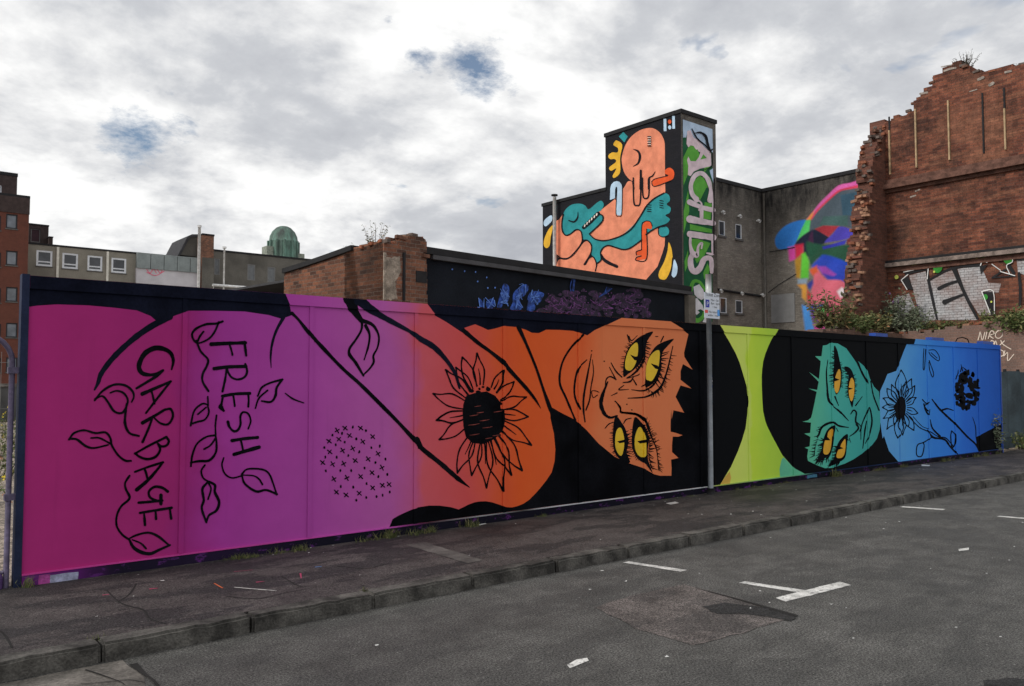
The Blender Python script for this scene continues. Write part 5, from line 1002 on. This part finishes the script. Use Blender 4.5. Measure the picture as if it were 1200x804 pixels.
# copper dome
YD = 115; q = onY(332, 303, YD); top = onY(332, 265, YD).z; rr = (onY(350,295,YD).x-onY(315,295,YD).x)/2*.93
mdm, t_, b_ = nodes('copper_verdigris'); Pq = pos(t_); n_ = tnoise(t_, Pq, .9, 6, .7, (1,1,.25)); t_.links.new(tramp(t_, n_, [(.35, (.06,.07,.065)), (.5, (.10,.16,.13)), (.65, (.16,.30,.24))]), b_.inputs['Base Color']); b_.inputs['Roughness'].default_value = .8
dm = base('dome_turret', (q.x, YD, 0), 'green copper dome turret with ribbed drum rising over the rooftops', 'dome')
H = top-q.z
MB().tube([(q.x,YD,0),(q.x,YD,q.z+.0)], rr*1.05, 8).build('base', plain('dome_stone', S(96,100,92), .9, .3), dm)
MB().tube([(q.x,YD,q.z+.002),(q.x,YD,q.z+H*.5)], [rr*1.0,rr*.98], 12).build('drum', mdm, dm)
MB().tube([(q.x,YD,q.z+H*.5+.002)]+[(q.x,YD,q.z+H*.5+H*.5*math.sin(R(a))) for a in (20,40,60,75,88)], [rr*.97]+[rr*.97*math.cos(R(a*.97)) for a in (20,40,60,75,88)], 16).build('dome', mdm, dm, True)
for k in range(12):
    a = 2*math.pi*k/12+.2; MB().box(q.x+rr*math.cos(a)-.16, q.x+rr*math.cos(a)+.16, YD+rr*math.sin(a)-.16, YD+rr*math.sin(a)+.16, q.z, q.z+H*.52).build('rib', mdm, dm)
MB().box(q.x-rr*1.35, q.x-rr*.9, YD-1, YD+1, 0, q.z+1.6).build('pier', MATS['dome_stone'], dm)
MB().box(q.x+rr*.9, q.x+rr*1.35, YD-1, YD+1, 0, q.z+.9).build('pier', MATS['dome_stone'], dm)

# ------------------------------------------------------------------ fence at the left end, site behind it
M_tube = plain('fence_tube', S(58,52,68), .5, .3, 5, 40, 0, .3, .1)
hf = base('mesh_fence', (-1.8, .02, 0), 'wire mesh fence panel with rounded tube frame joined to the hoarding end', 'fence')
x1, x0, zt, rc = -.10, -3.5, 2.03, .22
arc = [(x1-rc+rc*math.sin(R(a)), .03, zt-rc+rc*math.cos(R(a))) for a in range(0, 91, 15)]
arc2 = [(x0+rc-rc*math.sin(R(a)), .03, zt-rc+rc*math.cos(R(a))) for a in range(90, -1, -15)]
MB().tube([(x0,.03,.03)] + arc2 + arc + [(x1,.03,.03)], .021, 10).build('frame', M_tube, hf, True)
MB().tube([(x0+.02,.03,.16),(x1-.02,.03,.16)], .016, 8).build('cross_tube', M_tube, hf, True)
mb = MB()
for i in range(1, 46): x = x0+(x1-x0)*i/46; mb.tube([(x,.03,.16),(x,.03,zt-.02 if x0+.2 < x < x1-.2 else zt-.14)], .0018, 4, False)
for i in range(1, 10): z = .16+(zt-.2)*i/10; mb.tube([(x0,.034,z),(x1,.034,z)], .0018, 4, False)
mb.build('wire_mesh', plain('wire_grey', S(84,82,80), .6, .2), hf)['kind'] = 'stuff'
for z in (.72, 1.72): MB().box(x1-.03, -.054, .0, .06, z, z+.05).build('clamp', M_tube, hf)
ft = base('fence_foot', (-.25, .1, 0), 'purple stained fence foot block at the bottom of the mesh fence', 'block')
bevel(MB().box(-.5, -.12, -.02, .45, -.01, .17).build('block', plain('foot_purple', S(58,40,74), .8, .3), ft), .05, 3)
sw = base('site_wall', (-1, 33, 0), 'low grey concrete wall along the back of the cleared site', 'wall')
for i in range(5): MB().box(-6+i*3+.01, -3+i*3-.01, 33, 33.3, -.05, 1.45).build('wall_panel', plain('site_wall_grey', S(48,48,48), .9, .3, 1), sw)
MB().box(-6.1, 9.1, 32.95, 33.35, 1.452, 1.6).build('coping', M_conc, sw)

# ------------------------------------------------------------------ parking sign
qp = onZ(831.5, 579, .045); SY = min(qp.y, -.10); SX = onY(831.8, 470, SY).x
ps = base('sign_pole', (SX, SY, .03), 'grey steel pole covered in scraps of stickers standing against the black panel', 'pole')
zt = onY(833, 322, SY).z
M_pole = plain('pole_grey', S(84,88,92), .5, .2, 5, 60, 0, .4, .3)
MB().tube([(SX,SY,pz(SY)-.05),(SX,SY,onY(832,345,SY).z)], .038, 14).build('post', M_pole, ps, True)
MB().tube([(SX,SY,onY(832,345,SY).z+.001),(SX,SY,zt)], .044, 14).build('sleeve', plain('sleeve_grey', S(128,130,130), .5, .12, 5, 60, 0, .4, .3), ps, True)
MB().tube([(SX,SY,pz(SY)-.01),(SX,SY,pz(SY)+.09)], [.06,.05], 12).build('collar', M_dark, ps, True)
stk = [((180,180,182),3), ((70,40,90),3), ((40,60,110),2), ((150,120,60),1), ((40,110,130),1)]
for i in range(26):
    y = rnd.uniform(385, 462) if i < 23 else rnd.uniform(470, 490); z = onY(833, y, SY).z; a0 = rnd.uniform(R(280), R(330)); c_ = rnd.choice([s for s, n in stk for _ in range(n)])
    mb = MB(); hh = rnd.uniform(.01,.035); wa = rnd.uniform(.25,.7); r_ = .0385+.0002*(i % 5)
    for k in range(4):
        b0, b1 = a0+wa*k/4, a0+wa*(k+1)/4; mb.quad((SX+r_*math.cos(b0),SY+r_*math.sin(b0),z),(SX+r_*math.cos(b1),SY+r_*math.sin(b1),z),(SX+r_*math.cos(b1),SY+r_*math.sin(b1),z+hh),(SX+r_*math.cos(b0),SY+r_*math.sin(b0),z+hh))
    mb.build('sticker', mpaint(c_), ps)
sp = base('parking_sign', (SX, SY-.05, 1.9), 'small white parking sign reading Ticket Zone with blue P square on the grey pole', 'sign')
py_ = SY-.052; a = onY(825.4, 358, py_); b = onY(843.3, 358, py_); zt_ = onY(834, 343.3, py_).z; zb_ = onY(834, 373.2, py_).z
M_sw = plain('sign_white', S(168,172,180), .4, .05); M_sk = plain('sign_black', (.02,.02,.022), .5, .05)
bevel(MB().box(a.x, b.x, py_, py_+.006, zb_, zt_).build('plate', M_sw, sp), .002)
MB().box(SX-.05, SX+.05, py_+.0065, SY-.02, (zt_+zb_)/2-.02, (zt_+zb_)/2+.02).build('clip', M_pole, sp)
def text(body, u, v, size, mat, name='lettering'):
    cu = bpy.data.curves.new(name, 'FONT'); cu.body = body; cu.size = size; o = bpy.data.objects.new(name, cu); COL.objects.link(o)
    me = bpy.data.meshes.new_from_object(o.evaluated_get(bpy.context.evaluated_depsgraph_get())); bpy.data.objects.remove(o)
    for vtx in me.vertices: x, y, z = vtx.co; vtx.co = (u+x, py_-.0015, v+y)
    me.materials.clear(); return link(name, me, mat, sp)
WS, HS_ = b.x-a.x, zt_-zb_
U = lambda f: a.x+WS*f
V_ = lambda f: zb_+HS_*f
text('Ticket Zone', U(.06), V_(.86), WS*.20, M_sk); text('Mon - Sat', U(.42), V_(.68), WS*.13, M_sk); text('8am - 6pm', U(.42), V_(.55), WS*.13, M_sk); text('1 hour', U(.52), V_(.42), WS*.12, M_sk)
text('No return', U(.28), V_(.21), WS*.14, M_sk); text('within 1 hour', U(.22), V_(.08), WS*.13, M_sk)
M_sb = plain('sign_blue', S(24,30,110), .4, .05)
MB().box(U(.08), U(.32), py_-.0025, py_-.0012, V_(.42), V_(.72)).build('symbol_square', M_sb, sp)
o = text('P', U(.13), V_(.47), WS*.26, M_sw)
for v in o.data.vertices: v.co.y = py_-.004
MB().box(U(.03), U(.22), py_-.0025, py_-.0012, V_(.20), V_(.32)).build('symbol_square', plain('sign_red', S(170,60,56), .4, .05), sp)
MB().box(U(.84), U(.985), py_-.0025, py_-.0012, V_(.12), V_(.36)).build('symbol_square', plain('sign_pale_blue', S(70,130,190), .4, .05), sp)

# ------------------------------------------------------------------ plants
M_lf = leafm('bush_leaf', (.07,.10,.03), (.14,.175,.065), (.30,.27,.12)); M_lf2 = leafm('buddleia_leaf', (.10,.13,.075), (.19,.22,.15), (.34,.34,.25)); M_lf3 = leafm('dry_leaf', (.08,.095,.035), (.17,.17,.07), (.36,.18,.09))
M_twig = plain('twig_brown', (.07,.05,.035), .9, .3); M_gr = leafm('grass_blade', (.07,.09,.028), (.15,.16,.06), (.30,.25,.12))
M_fl = leafm('yellow_petal', (.55,.42,.03), (.7,.55,.05)); M_pf = leafm('purple_petal', (.16,.08,.22), (.24,.13,.3))
def bush(name, label, p, rx, rz, stems, per, leaf, mat, lean=(0,0), group=None, ry=None, twig=.006, cat='bush', flower=None, spread=1.0):
    r_ = random.Random(hash((round(p[0],2), round(p[1],2), stems)) & 0xffff); e_ = base(name, p, label, cat, group); ms = MB(); ml = MB(); mf = MB(); ry = ry or rx
    stems = int(stems*.75) if stems > 30 else stems; per = int(per*.8)
    for s in range(stems):
        a = r_.uniform(0, 6.283); rad = r_.random()**.5; b = Vector(p) + Vector((math.cos(a)*rx*.45*rad, math.sin(a)*ry*.45*rad, -.03)); h = rz*r_.uniform(.45, 1.0)
        tip = Vector(p) + Vector((math.cos(a)*rx*rad*spread + lean[0], math.sin(a)*ry*rad*spread + lean[1], h*(1-.25*rad)))
        md = b.lerp(tip, .5) + Vector((r_.uniform(-.1,.1)*rx, r_.uniform(-.1,.1)*ry, h*.12)); pts = [b.lerp(md, t).lerp(md.lerp(tip, t), t) for t in (0,.25,.5,.75,1)]
        ms.tube(pts, [twig, twig*.85, twig*.7, twig*.5, twig*.25], 4, False)
        for k in range(per):
            t = .15 + .85*(k+r_.random())/per; i = min(3, int(t*4)); q = pts[i].lerp(pts[i+1], t*4-i)
            d = Vector((r_.gauss(0,1), r_.gauss(0,1), r_.gauss(.25,.6))).normalized(); l = leaf*r_.uniform(.6,1.3)*(1.15-.5*t); sd_ = d.cross(Vector((r_.gauss(0,1), r_.gauss(0,1), r_.gauss(0,1)))).normalized()*l*.2
            q = q + d*leaf*.15; m_ = q + d*l*.5; b0 = len(ml.v); dr = Vector((0,0,-l*.12))
            ml.v += [tuple(q), tuple(m_+sd_), tuple(q+d*l+dr), tuple(m_-sd_)]; ml.f.append((b0, b0+1, b0+2, b0+3))
        if flower and r_.random() < flower[1]:
            for k in range(flower[2]):
                q = pts[4] + Vector((r_.gauss(0,.3), r_.gauss(0,.3), r_.uniform(-.2,1)))*flower[3]; s_ = flower[3]*.35; b0 = len(mf.v); u_ = Vector((r_.gauss(0,1), r_.gauss(0,1), r_.gauss(0,1))).normalized()*s_; w_ = u_.orthogonal().normalized()*s_
                mf.v += [tuple(q-u_), tuple(q+w_), tuple(q+u_), tuple(q-w_)]; mf.f.append((b0, b0+1, b0+2, b0+3))
    ms.build('stem', M_twig, e_)['kind'] = 'stuff'; ml.build('foliage', mat, e_)['kind'] = 'stuff'
    if mf.v: mf.build('flowers', flower[0], e_)['kind'] = 'stuff'
    return e_
def onledge(x, y, Xw=XP+.25): q = onX(x, y, Xw); return (Xw, q.y, q.z)
def onfront(x, y, Y=4.15): q = onY(x, y, Y); return (q.x, Y, q.z)
GB = 'bushes growing on the ruin ledge'
bush('bush', 'tall spiky bush in front of the pink portrait cheek', onfront(976,388), .7, 1.35, 44, 40, .16, M_lf3, group=GB)
bush('bush', 'tangled low bush at the ragged foot of the ruin end', onfront(1000,391), .6, .7, 50, 40, .15, M_lf, group=GB)
bush('bush', 'reddish low bush on the rubble ledge beside the ragged brick end', onfront(1024,392), .6, .75, 50, 40, .16, M_lf3, group=GB)
bush('bush', 'grey green buddleia hiding the left end of the white spray letters', onledge(1050,390), .5, 1.5, 44, 44, .15, M_lf2, group=GB, ry=.8, flower=(M_pf, .15, 14, .06))
bush('bush', 'leafy green bush under the middle of the white spray letters', onledge(1072,391), .4, .95, 36, 36, .13, M_lf2, group=GB, ry=.7)
bush('bush', 'small low bush on the ledge left of the NIRO tag', onledge(1096,389), .3, .42, 26, 28, .12, M_lf, group=GB, ry=.6)
bush('bush', 'sparse tuft on the bare stretch of ledge above the blue rail', onledge(1124,385), .25, .28, 20, 22, .10, M_lf3, group=GB, ry=.5)
bush('bush', 'spreading green bush drooping over the ledge right of the NIRO tag', onledge(1188,392), .5, .85, 80, 44, .15, M_lf, group=GB, ry=1.0)
bush('bush', 'bush on the ledge beyond the drooping green one', onledge(1215,392), .5, .9, 60, 40, .15, M_lf, group=GB, ry=.8)
q = cr(1128, 76); bush('bush', 'wispy grey bush sprouting from the peak of the ruin', (XR+.2, q[0], q[1]-.05), .4, .5, 30, 10, .07, leafm('grey_leaf', (.06,.065,.05), (.12,.12,.10)), twig=.008, spread=1.2)
q = cr(1185, 79); bush('plant', 'few twigs on the flat top of the ruin', (XR+.2, q[0], q[1]-.08), .2, .3, 8, 5, .06, M_lf3, cat='plant')
q = su2(433, 287); v_ = Vector(PR(tops[2][0], tops[2][1], -.15)); bush('sapling', 'thin leafy sapling growing out of the broken brick wall top', (v_.x, v_.y, v_.z-.05), .32, .62, 16, 9, .07, M_lf3, cat='sapling', twig=.005)
v_ = Vector(PR(*tops[5], -.15)); bush('plant', 'small weed on the coping of the broken brick wall', (v_.x, v_.y, v_.z), .25, .3, 10, 8, .06, M_lf3, cat='plant', twig=.004)
q = onZ(1172, 533, .04); bush('bush', 'overgrown weeds against the end of the blue hoarding', (q.x+.35, .2, .02), .4, 1.25, 50, 40, .11, M_lf2, cat='weeds')
bush('bush', 'low weeds at the foot of the grey green fence', (21.2, .1, .02), .6, .55, 46, 34, .10, M_lf, cat='weeds', ry=.3)
# grass and weeds at the hoarding foot
def tuft(x, y, n, h, r_, mat, label, group='weeds along the hoarding foot', z=None):
    z = pz(y) if z is None else z; e_ = base('grass_tuft', (x, y, z), label, 'grass tuft', group); mb = MB(); rd = random.Random(int(x*997+y*91))
    for i in range(n):
        a = rd.uniform(0, 6.28); b = Vector((x+math.cos(a)*r_*rd.random(), y+math.sin(a)*min(r_, .1)*rd.random(), z-.004)); hh = h*rd.uniform(.35,1.1); l = Vector((rd.gauss(0,.45), rd.gauss(-.1,.3), 1)).normalized(); m_ = b+l*hh*.55; tp = m_ + (l+Vector((rd.gauss(0,.5), rd.gauss(0,.4), -.35)))*hh*.5; s_ = Vector((-math.sin(a), math.cos(a), 0))*h*.022+Vector((.0012,0,0))
        k = len(mb.v); mb.v += [tuple(b-s_), tuple(b+s_), tuple(m_+s_*.8), tuple(m_-s_*.8), tuple(tp)]; mb.f += [(k,k+1,k+2,k+3), (k+3,k+2,k+4)]
    mb.build('blades', mat, e_)['kind'] = 'stuff'
LT = dict(zip((1.55,2.9,4.3,5.3,7.4,9.2,12.0,13.2,15.2), ('%s along the hoarding foot' % t for t in ('dry grass tuft under the FRESH lettering', 'long grass tuft where the purple panels end', 'grass tuft under the sunflower', 'tiny grass tuft under the orange neck', 'tiny grass tuft under the orange face', 'short mossy tuft under the yellow vase shape', 'tall tuft under the teal face', 'low tuft between the teal face and pale blue', 'grass tuft under the blue flower panels'))))
for x0_, x1_, n_, h_ in ((1.55,2.35,10,.085),(2.9,3.9,9,.14),(4.3,4.7,3,.12),(5.3,5.5,2,.06),(7.4,8.6,5,.05),(9.2,11,7,.06),(12.0,12.6,4,.16),(13.2,14.6,6,.09),(15.2,19.2,12,.12)):
    for i in range(n_): tuft(rnd.uniform(x0_,x1_), -.05-rnd.random()*.05, 46, h_*rnd.uniform(.6,1.2), rnd.uniform(.06,.14), M_gr, LT[x0_])
tuft(.04, -.06, 40, .13, .06, M_gr, 'dry grass tuft at the foot of the mesh fence post', None)
for x in (.10, 1.92): tuft(x, -2.06, 30, .05, .05, M_gr, 'small grass tuft growing behind a kerb joint', 'tufts in the kerb joints', PK)
# weeds on the cleared site, seen through the fence
for i, (x, y, h) in enumerate(((-.35,3.0,.35),(-.6,4.2,.5),(.2,5.6,.6),(-.1,7.5,.7),(.9,9.2,.8),(.3,12,.9),(1.6,14,.9),(1.2,17,.9),(2.6,21,1.0),(-1.6,6,.6),(-1.2,10,.8))):
    bush('weed', 'yellow flowered weed on the cleared site behind the mesh fence', (x, y, -.02), .45+.02*y, h, 34, 20, .10, M_lf, group='weeds on the cleared site', flower=(M_fl, .4 if i in (2,3,4,8) else .1, 5, .05), cat='weed')
mb = MB()
for i in range(900):
    x = rnd.uniform(-3, 4); y = rnd.uniform(.4, 14); s_ = rnd.uniform(.015,.07); k = len(mb.v); c_ = Vector((x, y, -.01))
    mb.v += [tuple(c_+Vector((rnd.uniform(-1,1), rnd.uniform(-1,1), 0))*s_) for _ in range(3)] + [tuple(c_+Vector((0,0,s_*rnd.uniform(.5,1.2))))]; mb.f += [(k,k+1,k+3),(k+1,k+2,k+3),(k+2,k,k+3)]
setp(mb.build('rubble', M_br[2]), 'scattered brick rubble lying on the cleared site', 'rubble', kind='stuff')
# litter and grit
mb = MB()
for i in range(140):
    if i < 85: x = rnd.uniform(.2, 17); y = -rnd.random()**2*1.95-.03; z = pz(y)+.005
    else: x = rnd.uniform(.5, 12); y = rnd.uniform(-5.5,-2.3); z = .005
    s_ = rnd.uniform(.004,.011)*(1.4 if i < 15 else 1); k = len(mb.v); mb.v += [(x+s_*rnd.uniform(.5,1.6)*c_, y+s_*rnd.uniform(.5,1)*d_, z+rnd.uniform(0,.006)) for c_, d_ in ((-1,-1),(1,-1),(1,1),(-1,1))]; mb.f.append((k,k+1,k+2,k+3))
setp(mb.build('litter', plain('litter_white', (.62,.62,.6), .8, .2)), 'tiny pale scraps and grit scattered on the pavement and road', 'litter', kind='stuff')
for s in ('780,590 791,588 796,590 786,592', '1080,544 1090,545 1089,546.5 1080,546', '560,613 568,611 570,613 562,615'):
    q = gpx(s, .05); o = roadsheet('paper_scrap', q, .006, MATS['litter_white'], None, pz); setp(o, 'flat white paper scrap lying on the dark pavement by the hoarding', 'litter', 'paper scraps on the pavement')
